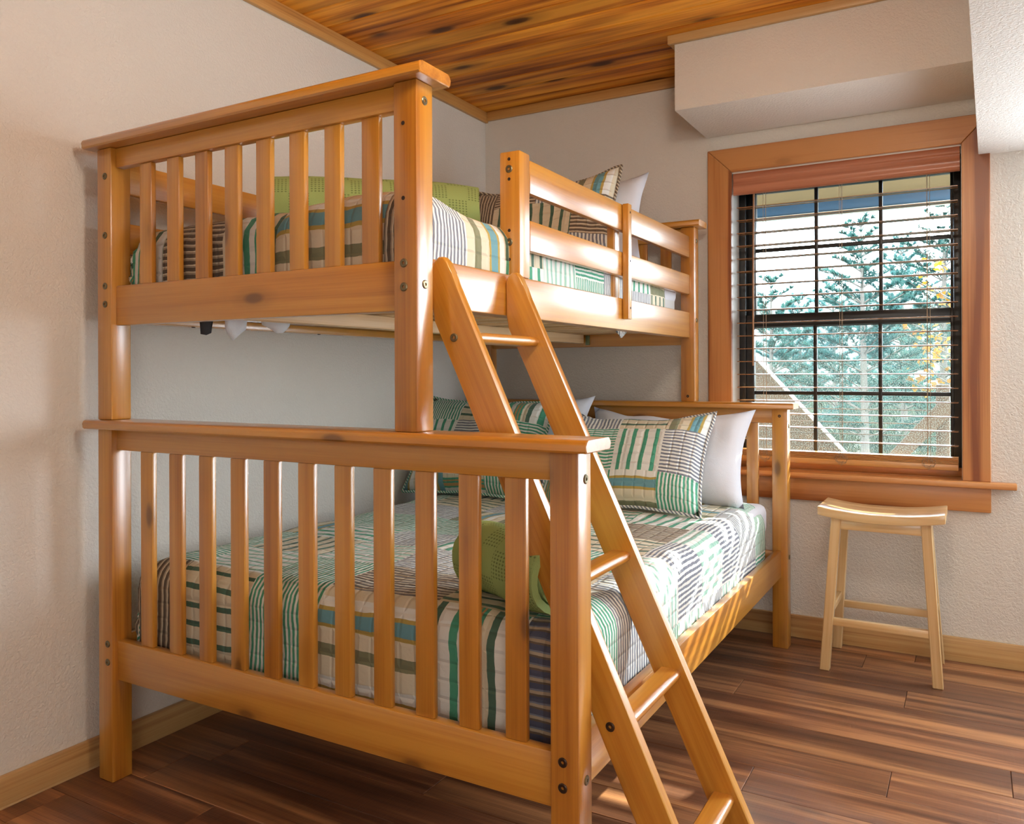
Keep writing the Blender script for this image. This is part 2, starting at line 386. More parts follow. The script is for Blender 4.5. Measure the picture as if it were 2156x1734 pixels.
def add_tube(bm, pts, r, n=6, caps=True):
    pts = [Vector(p) for p in pts]; rings = []
    for i, p in enumerate(pts):
        d = (pts[min(i + 1, len(pts) - 1)] - pts[max(i - 1, 0)]).normalized()
        u = d.cross(Vector((0, 0, 1)) if abs(d.z) < 0.9 else Vector((1, 0, 0))).normalized(); v = d.cross(u)
        rr = r[i] if isinstance(r, (list, tuple)) else r
        rings.append([bm.verts.new(p + rr * (math.cos(2 * math.pi * k / n) * u + math.sin(2 * math.pi * k / n) * v)) for k in range(n)])
    for a, b in zip(rings, rings[1:]):
        for k in range(n): bm.faces.new((a[k], a[(k + 1) % n], b[(k + 1) % n], b[k]))
    if caps: bm.faces.new(rings[0][::-1]); bm.faces.new(rings[-1])
def tube(name, pts, r, mat, parent=None, n=6, grain=None):
    bm = bmesh.new(); add_tube(bm, pts, r, n); return finish(name, bm, M[mat], parent, grain, 50)

def bolt(parent, p, d, r=0.0095, mat='bolt', name='bolt'):
    """flat barrel-bolt head with a socket, facing direction d"""
    bm = bmesh.new(); d = Vector(d); p = Vector(p)
    u = d.cross(Vector((0, 0, 1))).normalized(); v = d.cross(u); n = 14
    prof = [(r, -0.002), (r, 0.0012), (r * 0.82, 0.0026), (r * 0.36, 0.0024), (r * 0.34, -0.0005)]
    rings = [[bm.verts.new(p + d * h + q * (math.cos(2 * math.pi * k / n) * u + math.sin(2 * math.pi * k / n) * v)) for k in range(n)] for q, h in prof]
    for a, b in zip(rings, rings[1:]):
        for k in range(n): bm.faces.new((a[k], a[(k + 1) % n], b[(k + 1) % n], b[k]))
    bm.faces.new(rings[-1]); bm.faces.new(rings[0][::-1])
    return finish(name, bm, M[mat], parent, None, 30)
def hole(parent, p, d, r=0.0045):
    bm = bmesh.new(); d = Vector(d); p = Vector(p); u = d.cross(Vector((0, 0, 1))).normalized(); v = d.cross(u); n = 10
    prof = [(r, -0.001), (r, 0.0006), (r * 0.7, 0.0004)]
    rings = [[bm.verts.new(p + d * h + q * (math.cos(2 * math.pi * k / n) * u + math.sin(2 * math.pi * k / n) * v)) for k in range(n)] for q, h in prof]
    for a, b in zip(rings, rings[1:]):
        for k in range(n): bm.faces.new((a[k], a[(k + 1) % n], b[(k + 1) % n], b[k]))
    bm.faces.new(rings[-1]); bm.faces.new(rings[0][::-1])
    return finish('bolt_hole', bm, M['hole'], parent, None, None)

# ------------------------------------------------------------------ room shell
YB = 3.52; ZC = 2.42; XR = 3.7; YF = -1.7
def struct(o): o['kind'] = 'structure'; return o
struct(box('wall_left', -0.12, 0.0, YF - 0.12, YB + 0.2, -0.1, ZC + 0.1, 'wall', bev=0))
# back wall around the window opening
WX0, WX1, WZ0, WZ1 = 1.245, 2.120, 0.690, 1.965
bm = bmesh.new()
for a in ((0.0, WX0, -0.1, ZC + 0.1), (WX1, XR, -0.1, ZC + 0.1), (WX0, WX1, -0.1, WZ0 - 0.02), (WX0, WX1, WZ1, ZC + 0.1)):
    if a[0] != WX1: add_box(bm, a[0], a[1], YB, YB + 0.2, a[2], a[3])
# right of the window an unseen second opening is added for its light
VX0, VX1, VZ0, VZ1 = 2.62, 3.48, 0.690, 1.86
for a in ((WX1, VX0, -0.1, ZC + 0.1), (VX1, XR, -0.1, ZC + 0.1), (VX0, VX1, -0.1, VZ0), (VX0, VX1, VZ1, ZC + 0.1)):
    add_box(bm, a[0], a[1], YB, YB + 0.2, a[2], a[3])
struct(finish('wall_back', bm, M['wall'], None, None, None))
struct(box('wall_right', XR, XR + 0.12, YF - 0.12, YB + 0.2, -0.1, ZC + 0.1, 'wall', bev=0))
struct(box('wall_front', 0.0, XR, YF - 0.12, YF, -0.1, ZC + 0.1, 'wall', bev=0))

# floor of single planks over a dark subfloor
fl = struct(box('floor', 0.0, XR, YF, YB, -0.06, -0.012, 'hole', bev=0))
seams = [3.52, 3.42, 3.262, 3.098, 2.938, 2.783, 2.618, 2.455, 2.300, 2.150, 1.998, 1.860, 1.725, 1.580, 1.420, 1.268, 1.115, 0.96, 0.805, 0.65, 0.495, 0.34, 0.03, -0.28, -0.59, -0.9, -1.21, -1.7]
known = {0: 1.958, 1: 1.790, 2: 1.20, 3: 1.953, 4: 1.436, 5: 2.46, 6: 1.02, 7: 1.955, 8: 1.619, 9: 0.80, 10: 1.90, 11: 0.90, 12: 0.262, 13: 1.40, 14: 0.47, 15: 1.3}
for i in range(len(seams) - 1):
    y1, y0 = seams[i], seams[i + 1]
    j = known.get(i, R.uniform(0.2, 1.4))
    ln = 1.22; xs = [j + ln * k for k in range(-4, 5)]
    xs = [0.0] + [x for x in xs if 0.06 < x < XR - 0.06] + [XR]
    for a, b in zip(xs, xs[1:]):
        bm = bmesh.new(); g = 0.0007
        add_box(bm, a + g, b - g, y0 + g, y1 - g, -0.012, R.uniform(-0.0003, 0.0003), 0.0012, 1)
        finish('plank', bm, M['floor'], fl, 'x', 30)

# ceiling of tongue-and-groove pine planks running along x
ce = struct(box('ceiling', 0.0, XR, YF, YB, ZC + 0.012, ZC + 0.08, 'hole', bev=0))
cs = [3.52, 3.41, 3.275, 3.14, 3.01, 2.875, 2.74, 2.606, 2.472, 2.344, 2.21, 2.076, 1.942, 1.808, 1.674, 1.54, 1.406, 1.27, 1.14, 1.0, 0.87, 0.6, 0.3, 0.0, -0.4, -0.8, -1.2, -1.7]
for i in range(len(cs) - 1):
    y1, y0 = cs[i], cs[i + 1]
    j = R.uniform(1.6, 3.0); xs = [0.0, j, XR] if i % 2 else [0.0, XR]
    for a, b in zip(xs, xs[1:]):
        bm = bmesh.new(); g = 0.0012
        add_box(bm, a + g, b - g, y0 + g, y1 - g, ZC, ZC + 0.012, 0.0045, 1)
        finish('plank', bm, M['ceil'], ce, 'x', 30)

# dropped box over the window and the long low soffit at the right
SB = struct(box('ceiling_drop', 1.137, 2.22, 3.085, YB, 2.127, ZC, 'soffit', bev=0.004))
sp = [(2.080, YF), (2.173, YB), (XR, YB), (XR, YF)]
struct(prism('ceiling_drop', sp, 'z', 1.912, ZC, 'soffit', bev=0.003))

def trimbox(name, *a, mat='base', grain='x', bev=0.003): return struct(box(name, *a, mat, None, grain, bev))
trimbox('baseboard_left', 0.0, 0.018, YF, YB, 0.0, 0.082, grain='y')
trimbox('baseboard_back', 0.018, XR, 3.503, YB, 0.0, 0.092)
trimbox('trim_1', 0.0, 0.018, YF, YB, 2.368, ZC, mat='crown', grain='y')
trimbox('trim_2', 0.018, 1.137, 3.502, YB, 2.375, ZC, mat='crown')
trimbox('trim_3', 1.115, 2.12, 3.066, 3.085, 2.386, ZC, mat='base')
trimbox('trim_4', 1.118, 1.137, 3.085, YB, 2.386, ZC, mat='base', grain='y')

# ------------------------------------------------------------------ window_1
win = bpy.data.objects.new('window_1', None); COL.objects.link(win); place(win, (1.68, 3.6, WZ0), None); win['kind'] = 'structure'
def casing(name, pts): return prism(name, pts, 'y', 3.500, YB, 'casing', win, 'z' if 'side' in name else 'x', 0.002, 1)
ZT = 2.064
casing('side_casing', [(1.148, 0.688), (1.250, 0.688), (1.250, 1.962), (1.148, ZT)])
casing('side_casing', [(2.118, 0.688), (2.211, 0.688), (2.211, ZT), (2.118, 1.962)])
casing('head_casing', [(1.149, ZT + 0.0005), (1.251, 1.9625), (2.117, 1.9625), (2.210, ZT + 0.0005)])
box('sill', 1.085, 2.292, 3.468, 3.520, 0.665, 0.688, 'casing', win, 'x', 0.004)
box('inner_sill', WX0, WX1, 3.520, 3.64, 0.665, 0.688, 'casing', win, 'x', 0.001)
box('added_sill_strip', WX0 + 0.004, WX1 - 0.004, 3.615, 3.64, 0.688, 0.722, 'casing', win, 'x', 0.002)  # added strip over the dark frame foot, stands in for the lit sill
box('apron', 1.148, 2.211, 3.502, 3.520, 0.572, 0.665, 'casing', win, 'x', 0.003)
for x0, x1 in ((WX0 - 0.008, WX0 + 0.004), (WX1 - 0.004, WX1 + 0.008)):
    box('jamb', x0, x1, 3.521, 3.64, 0.688, WZ1, 'jamb', win, None, 0.0)
box('head_jamb', WX0, WX1, 3.521, 3.64, WZ1 - 0.008, WZ1 + 0.004, 'jamb', win, None, 0.0)
FX0, FX1 = 1.249, 2.116
def bars(name, lst, y0, y1, par, mat='black', bev=0.002):
    for a in lst: box(name, a[0], a[1], y0, y1, a[2], a[3], mat, par, None, bev)
# outer frame
bars('frame', [(FX0, FX0 + 0.028, 0.688, WZ1), (FX1 - 0.028, FX1, 0.688, WZ1), (FX0 + 0.028, FX1 - 0.028, 0.688, 0.712), (FX0 + 0.028, FX1 - 0.028, WZ1 - 0.03, WZ1)], 3.64, 3.73, win)
GX0, GX1 = 1.312, 2.076
def sash(name, y0, y1, z0, z1, bz0, bz1, mz):
    s = box(name, FX0 + 0.028, GX0, y0, y1, z0, z1, 'black', win, None, 0.002)          # left stile carries the rest
    bars('stile', [(GX1, FX1 - 0.028, z0, z1)], y0, y1, s)
    bars('rail', [(GX0, GX1, z0, bz0), (GX0, GX1, bz1, z1)], y0, y1, s)
    w = (GX1 - GX0) / 3
    for k in (1, 2): bars('muntin', [(GX0 + w * k - 0.0075, GX0 + w * k + 0.0075, bz0, bz1)], y0 + 0.008, y1 - 0.008, s)
    bars('muntin', [(GX0, GX1, mz - 0.008, mz + 0.008)], y0 + 0.0085, y1 - 0.0085, s)
    ym = (y0 + y1) / 2
    for k in range(3):
        for a, b in ((bz0, mz - 0.008), (mz + 0.008, bz1)):
            box('pane', GX0 + w * k + (0.0075 if k else 0), GX0 + w * (k + 1) - (0.0075 if k < 2 else 0), ym - 0.002, ym + 0.002, a, b, 'glass', s, None, 0)
    return s
sash('upper_sash', 3.682, 3.716, 1.297, WZ1 - 0.03, 1.357, WZ1 - 0.07, 1.642)
sash('lower_sash', 3.646, 3.680, 0.712, 1.352, 0.760, 1.300, 1.010)
bm = bmesh.new(); add_box(bm, FX0 + 0.03, FX1 - 0.03, 3.720, 3.721, 0.715, 1.30)
finish('insect_screen', bm, M['screen'], win, None, None)

# unseen window added for its light, right of the frame
w2 = bpy.data.objects.new('unseen_window', None); COL.objects.link(w2); place(w2, (3.05, 3.6, VZ0), None); w2['kind'] = 'structure'
bars('frame', [(VX0, VX0 + 0.05, VZ0, VZ1), (VX1 - 0.05, VX1, VZ0, VZ1), (VX0 + 0.05, VX1 - 0.05, VZ0, VZ0 + 0.05), (VX0 + 0.05, VX1 - 0.05, VZ1 - 0.05, VZ1), (VX0 + 0.05, VX1 - 0.05, 1.26, 1.31)], 3.64, 3.70, w2)
for z0, z1 in ((VZ0 + 0.05, 1.26), (1.31, VZ1 - 0.05)): box('pane', VX0 + 0.05, VX1 - 0.05, 3.668, 3.672, z0, z1, 'glass', w2, None, 0)
prism('casing_frame', [(2.53, 0.688), (3.57, 0.688), (3.57, 0.6), (2.53, 0.6)], 'y', 3.50, YB, 'casing', w2, 'x', 0.002, 1)

# ------------------------------------------------------------------ wooden venetian blind
bl = thing('venetian_blind', 'wooden venetian blind with open slats hanging inside the window frame', 'blind', (1.68, 3.57, 0.717))
BX0, BX1 = 1.262, 2.104
prof = [(3.518, 1.868), (3.524, 1.864), (3.532, 1.864), (3.540, 1.868), (3.540, 1.958), (3.523, 1.958), (3.518, 1.950), (3.518, 1.934), (3.523, 1.928), (3.523, 1.914), (3.519, 1.908), (3.519, 1.892), (3.523, 1.886), (3.523, 1.876)]
prism('valance', prof, 'x', 1.254, 2.112, 'valance', bl, 'x')
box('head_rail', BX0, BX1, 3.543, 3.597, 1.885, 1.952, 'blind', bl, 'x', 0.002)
def slat_bm(z, y0=3.545, y1=3.595, th=0.0028):
    bm = bmesh.new(); n = 6; top, bot = [], []
    for k in range(n + 1):
        y = y0 + (y1 - y0) * k / n; cz = 0.0022 * (1 - (2 * k / n - 1) ** 2)
        top.append((y, z + cz + th)); bot.append((y, z + cz))
    ring = top + bot[::-1]
    A = [bm.verts.new((BX0, *p)) for p in ring]; B = [bm.verts.new((BX1, *p)) for p in ring]; q = len(ring)
    bm.faces.new(A); bm.faces.new(B[::-1])
    for k in range(q): bm.faces.new((A[k], B[k], B[(k + 1) % q], A[(k + 1) % q]))
    return bm
proto = None
zs = [0.811 + 0.0556 * k for k in range(19)] + [0.7450 + 0.0052 * k for k in range(5)]
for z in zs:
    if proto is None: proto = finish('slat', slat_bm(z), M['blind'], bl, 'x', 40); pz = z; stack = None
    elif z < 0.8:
        if stack is None: stack = finish('slat', slat_bm(z), M['blind_lit'], bl, 'x', 40); sz = z  # stacked slats take the lit tone
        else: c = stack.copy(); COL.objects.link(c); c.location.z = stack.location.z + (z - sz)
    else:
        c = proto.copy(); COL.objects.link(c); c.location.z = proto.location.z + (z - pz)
box('bottom_rail', BX0, BX1, 3.544, 3.596, 0.7185, 0.7435, 'blind_lit', bl, 'x', 0.003)
for x in (1.375, 1.680, 1.998):
    for y, dx in ((3.543, 0.0), (3.5975, 0.0), (3.543, 0.011)):
        tube('cord', [(x + dx, y, 0.745), (x + dx, y, 1.888)], 0.0009, 'cord', bl, 5)
    pts = []
    for k in range(30):
        a = k * 0.62; rr = 0.010 + 0.012 * abs(math.sin(a * 0.7))
        pts.append((x + 0.005 + rr * math.cos(a) * 1.15, 3.541 - 0.0009 * (k % 3), 0.745 + rr * math.sin(a)))
    pts.append((x + 0.003, 3.541, 0.715))
    tube('cord', pts, 0.0008, 'cord', bl, 5)
tube('tilt_wand', [(1.338, 3.535, 1.868), (1.336, 3.533, 1.6), (1.334, 3.532, 1.128)], 0.0042, 'blind', bl, 8, 'z')

# ------------------------------------------------------------------ bunk bed
bed = thing('bunk_bed', 'amber pine twin over full bunk bed with slatted ends', 'bunk bed', (0.8, 2.38, 0.0))
PL0, PL1 = 0.078, 0.138
def post(x0, x1, y0, y1, z0, z1): return box('post', x0, x1, y0, y1, z0, z1, 'pine', bed, 'z', 0.004)
FY0, FY1, BY0, BY1 = 1.362, 1.422, 3.335, 3.395
pFLl = post(PL0, PL1, FY0, FY1, 0, 0.953); pFRl = post(1.458, 1.518, FY0, FY1, 0, 0.953)
pBLl = post(PL0, PL1, BY0, BY1, 0, 0.953); pBRl = post(1.452, 1.512, BY0, BY1, 0, 0.953)
pFLu = post(PL0, PL1, FY0, FY1, 0.977, 1.712); pFRu = post(1.092, 1.152, FY0, FY1, 0.977, 1.712)
pBLu = post(PL0, PL1, BY0, BY1, 0.977, 1.712); pBRu = post(1.078, 1.138, BY0, BY1, 0.977, 1.712)
def cap(x0, x1, y0, y1, z0, z1):
    r = 0.010; h = (z1 - z0); pr = []
    for k in range(7):
        a = math.pi / 2 * k / 6; pr.append((y1 - r + r * math.cos(a), z1 - r + r * math.sin(a)))
    for k in range(7):
        a = math.pi / 2 + math.pi / 2 * k / 6; pr.append((y0 + r + r * math.cos(a), z1 - r + r * math.sin(a)))
    pr += [(y0, z0 + 0.004), (y0 + 0.004, z0), (y1 - 0.004, z0), (y1, z0 + 0.004)]
    return prism('cap_rail', pr, 'x', x0, x1, 'pine', bed, 'x', 0.002, 1)
cap(0.050, 1.547, 1.335, 1.449, 0.953, 0.977); cap(0.050, 1.180, 1.335, 1.449, 1.712, 1.738)
cap(0.050, 1.540, 3.308, 3.422, 0.953, 0.977); cap(0.050, 1.166, 3.308, 3.422, 1.712, 1.738)
def adj(x): return 2.153 - (2.153 - x) * 1.0125
up = [(0.253, 0.303), (0.361, 0.410), (0.468, 0.516), (0.574, 0.623), (0.681, 0.730), (0.788, 0.835), (0.895, 0.942), (1.002, 1.047)]
lo = [(0.253, 0.306), (0.366, 0.418), (0.478, 0.528), (0.591, 0.639), (0.702, 0.748), (0.812, 0.858), (0.921, 0.968), (1.031, 1.078), (1.142, 1.188), (1.250, 1.296), (1.358, 1.403)]
def endboard(ya, yb, xr, zs0, slats, dx=0.0):
    t0, t1, b0, b1 = zs0
    box('top_rail', PL1 - 0.001, xr, ya, yb, t0, t1, 'pine', bed, 'x', 0.004)
    box('bottom_rail', PL1 - 0.001, xr, ya, yb, b0, b1, 'pine', bed, 'x', 0.004)
    ym = (ya + yb) / 2
    for a, b in slats: box('slat', adj(a) + dx, adj(a) + 0.0475 + dx, ym - 0.008, ym + 0.008, b1, t0, 'pine', bed, 'z', 0.003)
endboard(1.377, 1.405, 1.459, (0.895, 0.953, 0.273, 0.380), lo)
endboard(1.377, 1.405, 1.093, (1.659, 1.712, 1.2325, 1.340), up)
endboard(3.351, 3.379, 1.453, (0.895, 0.953, 0.273, 0.380), lo, -0.002)
endboard(3.351, 3.379, 1.079, (1.659, 1.712, 1.2160, 1.340), up, -0.006)
def yrail(name, x0, x1, y0, y1, z0, z1, bev=0.004): return box(name, x0, x1, y0, y1, z0, z1, 'pine', bed, 'y', bev)
yrail('side_rail', 1.462, 1.488, FY1, BY0, 0.283, 0.390); yrail('side_rail', 0.108, 0.134, FY1, BY0, 0.283, 0.390)
yrail('side_rail', 1.092, 1.118, FY1, BY0, 1.246, 1.353); yrail('side_rail', 0.108, 0.134, FY1, BY0, 1.240, 1.353)
for z0, z1 in ((1.583, 1.673), (1.428, 1.511)): yrail('guard_board', 1.096, 1.118, 1.922, BY0, z0, z1)
for z0, z1 in ((1.594, 1.682), (1.430, 1.515)): yrail('guard_board', 0.110, 0.132, FY1, BY0, z0, z1)
gp = box('guard_post', 1.056, 1.118, 1.864, 1.922, 1.353, 1.688, 'pine', bed, 'z', 0.005)
st = box('guard_brace', 1.1185, 1.141, 2.580, 2.612, 1.282, 1.674, 'pine', bed, 'z', 0.003)
box('guard_brace', 1.070, 1.0955, 2.560, 2.612, 1.353, 1.674, 'pine', bed, 'z', 0.003)
# slat supports
for x0, x1, z0 in ((1.070, 1.092, 1.246), (0.134, 0.158, 1.240)): box('slat_ledger', x0, x1, FY1 + 0.01, BY0 - 0.01, z0, z0 + 0.024, 'pine', bed, 'y', 0.002)
for x0, x1 in ((1.440, 1.462), (0.134, 0.156)): box('slat_ledger', x0, x1, FY1 + 0.01, BY0 - 0.01, 0.290, 0.312, 'pine', bed, 'y', 0.002)
for k in range(14):
    y = 1.47 + k * 0.139
    box('bed_slat', 0.140, 1.088, y, y + 0.068, 1.2705, 1.288, 'pinelight', bed, 'x', 0.002)
    box('bed_slat', 0.140, 1.458, y, y + 0.068, 0.3125, 0.330, 'pinelight', bed, 'x', 0.002)
box('center_beam', 0.590, 0.632, 1.405, 3.330, 1.232, 1.2705, 'pinelight', bed, 'y', 0.003)
box('beam_bracket', 0.634, 0.652, 3.342, 3.351, 1.225, 1.268, 'bracket', bed, None, 0.001)
for y in (1.62, 1.95, 2.15, 2.62, 3.0): bolt(bed, (0.147, y, 1.2398), (0.02, 0, -1), 0.006, 'boltdark', 'screw')
# bolts and holes
F = (0, -1, 0); X = (1, 0, 0)
for z in (1.636, 1.476, 1.339, 1.290): bolt(pFLu, (0.113, FY0, z), F)
for z in (0.372, 0.323): bolt(pFLl, (0.119, FY0, z), F)
for z in (1.624, 1.467): hole(pFRu, (1.118, FY0, z), F)
for z in (1.331, 1.281): bolt(pFRu, (1.119, FY0, z), F)
for z in (1.673, 1.287): bolt(pFRu, (1.152, 1.391, z), X)
for z in (0.372, 0.324): bolt(pFRl, (1.4845, FY0, z), F, mat='boltdark')
for z in (0.900, 0.333): bolt(pFRl, (1.518, 1.395, z), X)
bolt(pBRl, (1.512, 3.365, 0.36), X); bolt(pBRl, (1.512, 3.365, 0.885), X); bolt(pBRl, (1.482, BY0, 0.925), F, 0.006, 'boltdark')
for z in (1.655, 1.32): bolt(pBRu, (1.138, 3.365, z), X)
bolt(pBRu, (1.108, BY0, 1.0), F, 0.006, 'boltdark')
for z in (1.667, 1.614, 1.478, 1.401): hole(gp, (1.086, 1.864, z), F)
for z in (1.641, 1.447): bolt(gp, (1.086, 1.864, z), F, 0.0105)
for z in (1.645, 1.48, 1.32): hole(st, (1.141, 2.597, z), X, 0.004)

# ------------------------------------------------------------------ ladder
ld = thing('bunk_ladder', 'amber pine ladder leaning against the upper bunk side rail', 'ladder', (1.45, 1.63, 0.0))
S = 2.12
def lx(z): return 1.197 + (1.249 - z) / S          # front edge
W = 0.083
out = [(lx(0.0), 0.0), (lx(1.285), 1.285), (1.172, 1.318), (1.162, 1.342), (1.150, 1.354), (1.138, 1.355), (1.127, 1.347), (1.1195, 1.332), (1.1195, 1.245)]
zz = 1.225
out += [(lx(zz) - W + 0.004, zz - 0.012), (lx(1.1) - W, 1.1), (lx(0.0) - W, 0.0)]
G = (1.0 / S, 0, -1)
lads = []
for y0, y1 in ((1.460, 1.484), (1.785, 1.809)):
    bm = bmesh.new(); A = [bm.verts.new((p[0], y0, p[1])) for p in out]; B = [bm.verts.new((p[0], y1, p[1])) for p in out]
    fa = bm.faces.new(A); fb = bm.faces.new(B[::-1]); n = len(out)
    for i in range(n): bm.faces.new((A[i], B[i], B[(i + 1) % n], A[(i + 1) % n]))
    bmesh.ops.bevel(bm, geom=list(fa.edges) + list(fb.edges), offset=0.005, segments=3, profile=0.5, affect='EDGES')
    lads.append(finish('ladder_rail', bm, M['pine'], ld, G))
for z in (1.190, 0.936, 0.681, 0.426, 0.171):
    xa = lx(z) - 0.058; xb = lx(z) - 0.010; pr = [(xa, z - 0.024), (xa, z - 0.003), (xa + 0.003, z)]
    for k in range(7):
        a = math.pi / 2 - math.pi * k / 6; pr.append((xb - 0.012 + 0.012 * math.cos(a), z - 0.012 + 0.012 * math.sin(a)))
    prism('rung', pr, 'y', 1.484, 1.785, 'pine', ld, 'y', 0)
    d = z < 0.5
    bolt(lads[0], (lx(z) - 0.034 - 0.012, 1.460, z - 0.013), F, 0.0095, 'boltdark' if d else 'bolt')

# ------------------------------------------------------------------ soft goods
def set_puv(me_faces):  pass
def sheet_mesh(name, us, vs, pos, puv, mat, parent=None, close=None, smooth=180):
    """grid over us x vs; pos(u,v)->xyz, puv(u0,u1,v0,v1)->list of 4 corner vectors"""
    bm = bmesh.new(); lay = bm.loops.layers.float_vector.new('puv')
    V = [[bm.verts.new(pos(u, v)) for v in vs] for u in us]
    for i in range(len(us) - 1):
        for j in range(len(vs) - 1):
            try: f = bm.faces.new((V[i][j], V[i + 1][j], V[i + 1][j + 1], V[i][j + 1]))
            except ValueError: continue
            cs = puv(us[i], us[i + 1], vs[j], vs[j + 1])
            for lp, c in zip(f.loops, cs): lp[lay] = c
    if close: close(bm, V)
    return finish(name, bm, M[mat], parent, None, smooth)
def cuts(bounds, step):
    res = []
    for a, b in zip(bounds, bounds[1:]):
        n = max(1, round((b - a) / step))
        res += [a + (b - a) * k / n for k in range(n)]
    return res + [bounds[-1]]
def fold(a, r):
    """a>0 is the arc length past the edge of the flat part: returns (outward, drop)"""
    if a <= 0: return 0.0, 0.0
    if a < r * math.pi / 2: t = a / r; return r * math.sin(t), r * (1 - math.cos(t))
    return r, r + a - r * math.pi / 2
def quilt(name, label, X0, X1, Y0, Y1, top, r, drops, sb, tb, table, extra=None, seed=0.0, maxdrop=0.3, step=0.02):
    dl, dr, df = drops
    def pos(s, t):
        ol, l = fold(X0 + r - s, r); orr, rr = fold(s - (X1 - r), r); of, f = fold(Y0 + r - t, r)
        x = min(max(s, X0 + r), X1 - r) - ol + orr; y = max(t, Y0 + r) - of
        d = (max(l, rr) ** 3 + f ** 3) ** (1 / 3)
        z = top - min(d, maxdrop)
        nz_ = noise.noise(Vector((s * 4.3 + seed, t * 4.3, seed))) * 0.010 + noise.noise(Vector((s * 13 + seed, t * 11, 3.0))) * 0.0042
        nz_ += noise.noise(Vector((s * 36, t * 30, 7.0 + seed))) * 0.0016
        out_ = nz_
        if d < r: z += out_
        if d > 0.2 * r:
            if f >= max(l, rr): y -= out_ * 1.1 - 0.004
            elif rr > l: x += out_ * 0.6 - 0.004
            else: x -= out_ * 0.4
        if extra: x, y, z = extra(s, t, x, y, z, d)
        return (x, y, z)
    def puv(s0, s1, t0, t1):
        sm, tm = (s0 + s1) / 2, (t0 + t1) / 2
        i = max(k for k in range(len(sb) - 1) if sb[k] <= sm + 1e-9); j = max(k for k in range(len(tb) - 1) if tb[k] <= tm + 1e-9)
        pid, ori = table(i, j)
        cs = [(s0, t0), (s1, t0), (s1, t1), (s0, t1)]
        if ori: return [(b, a, pid) for a, b in cs]
        return [(a, b, pid) for a, b in cs]
    us = cuts(sb, step); vs = cuts(tb, step)
    o = sheet_mesh(name, us, vs, pos, puv, 'quilt')
    so = o.modifiers.new('thickness', 'SOLIDIFY'); so.thickness = 0.006; so.offset = -1
    tag(o, label, 'quilt'); return o

# mattresses
def mattress(x0, x1, y0, y1, z0, z1, label):
    t = thing('mattress', label, 'mattress', ((x0 + x1) / 2, (y0 + y1) / 2, z0))
    box('ticking', x0, x1, y0, y1, z0, z1, 'mattress', t, None, 0.03, 3)
    bm = bmesh.new(); add_box(bm, x0 - 0.004, x1 + 0.004, y0 - 0.004, y1 + 0.004, (z0 + z1) / 2, z1 + 0.004, 0.034, 4)
    finish('fitted_sheet', bm, M['white'], t, None, 40)
    return t
mL = mattress(0.165, 1.435, 1.470, 3.320, 0.3305, 0.572, 'full size mattress in a white fitted sheet on the lower bunk')
mU = mattress(0.165, 1.066, 1.450, 3.320, 1.2885, 1.470, 'twin mattress with white fitted sheet on the upper bunk')

rq = random.Random(12)
def rand_table(fixed, choices):
    cache = {}
    def f(i, j):
        if (i, j) in fixed: return fixed[(i, j)]
        if (i, j) not in cache: cache[(i, j)] = (rq.choice(choices), rq.choice((0, 1)))
        return cache[(i, j)]
    return f
# lower quilt: s from the wall (left) to the open side, t from the foot up
sb = [-0.16, 0.05, 0.295, 0.555, 0.794, 1.11, 1.351, 1.60, 1.76]
tb = [1.19, 1.50, 1.70, 1.92, 2.14, 2.36, 2.58, 2.80, 3.04, 3.20]
fx = {(1, 0): (2, 0), (2, 0): (3, 1), (3, 0): (0, 0), (4, 0): (5, 1), (5, 0): (4, 0), (6, 0): (7, 1), (0, 0): (0, 0),
      (1, 1): (0, 1), (2, 1): (6, 1), (3, 1): (0, 0), (4, 1): (2, 1), (5, 1): (3, 1), (6, 1): (0, 1), (7, 1): (0, 1), (7, 0): (0, 1), (6, 4): (1, 0), (7, 4): (6, 1), (7, 3): (0, 1), (6, 5): (6, 0), (7, 5): (1, 1), (7, 2): (1, 1),
      (1, 2): (0, 0), (2, 2): (3, 0), (3, 2): (6, 1), (4, 2): (1, 1), (5, 2): (3, 0), (6, 2): (1, 1),
      (2, 3): (8, 1), (3, 3): (1, 0), (4, 3): (8, 0), (5, 3): (0, 0), (6, 3): (6, 1), (4, 4): (0, 1), (5, 4): (3, 1),
      (3, 5): (5, 0), (4, 5): (8, 1), (5, 5): (2, 1), (6, 6): (1, 0), (7, 6): (6, 1), (6, 7): (1, 1), (7, 7): (1, 0)}
quilt('quilt', 'patchwork quilt of green, grey and cream stripes spread over the lower bunk', 0.142, 1.459, 1.440, 3.05, 0.590, 0.075, (0.2, 0.25, 0.3), sb, tb,
      rand_table(fx, [0, 1, 3, 6, 8, 5, 0, 1]), None, 2.0, 0.245)
# upper quilt, bunched up at the foot
sbu = [0.02, 0.145, 0.275, 0.50, 0.68, 1.02, 1.16, 1.30]
tbu = [1.24, 1.47, 1.66, 1.84, 2.06, 2.28, 2.50, 2.72, 2.94, 3.12]
fxu = {(0, 0): (4, 0), (1, 0): (4, 0), (2, 0): (2, 1), (3, 0): (4, 0), (4, 0): (5, 1), (5, 0): (2, 0), (6, 0): (8, 1),
       (0, 1): (4, 0), (1, 1): (4, 0), (2, 1): (2, 1), (3, 1): (4, 0), (4, 1): (5, 1), (5, 1): (1, 1), (6, 1): (1, 1), (5, 2): (5, 1), (6, 2): (5, 1),
       (6, 3): (8, 1), (6, 4): (6, 1), (6, 5): (0, 1), (6, 6): (1, 1), (6, 7): (1, 1), (6, 8): (3, 1), (5, 3): (3, 1), (5, 4): (6, 1), (5, 5): (0, 0), (5, 6): (1, 1)}
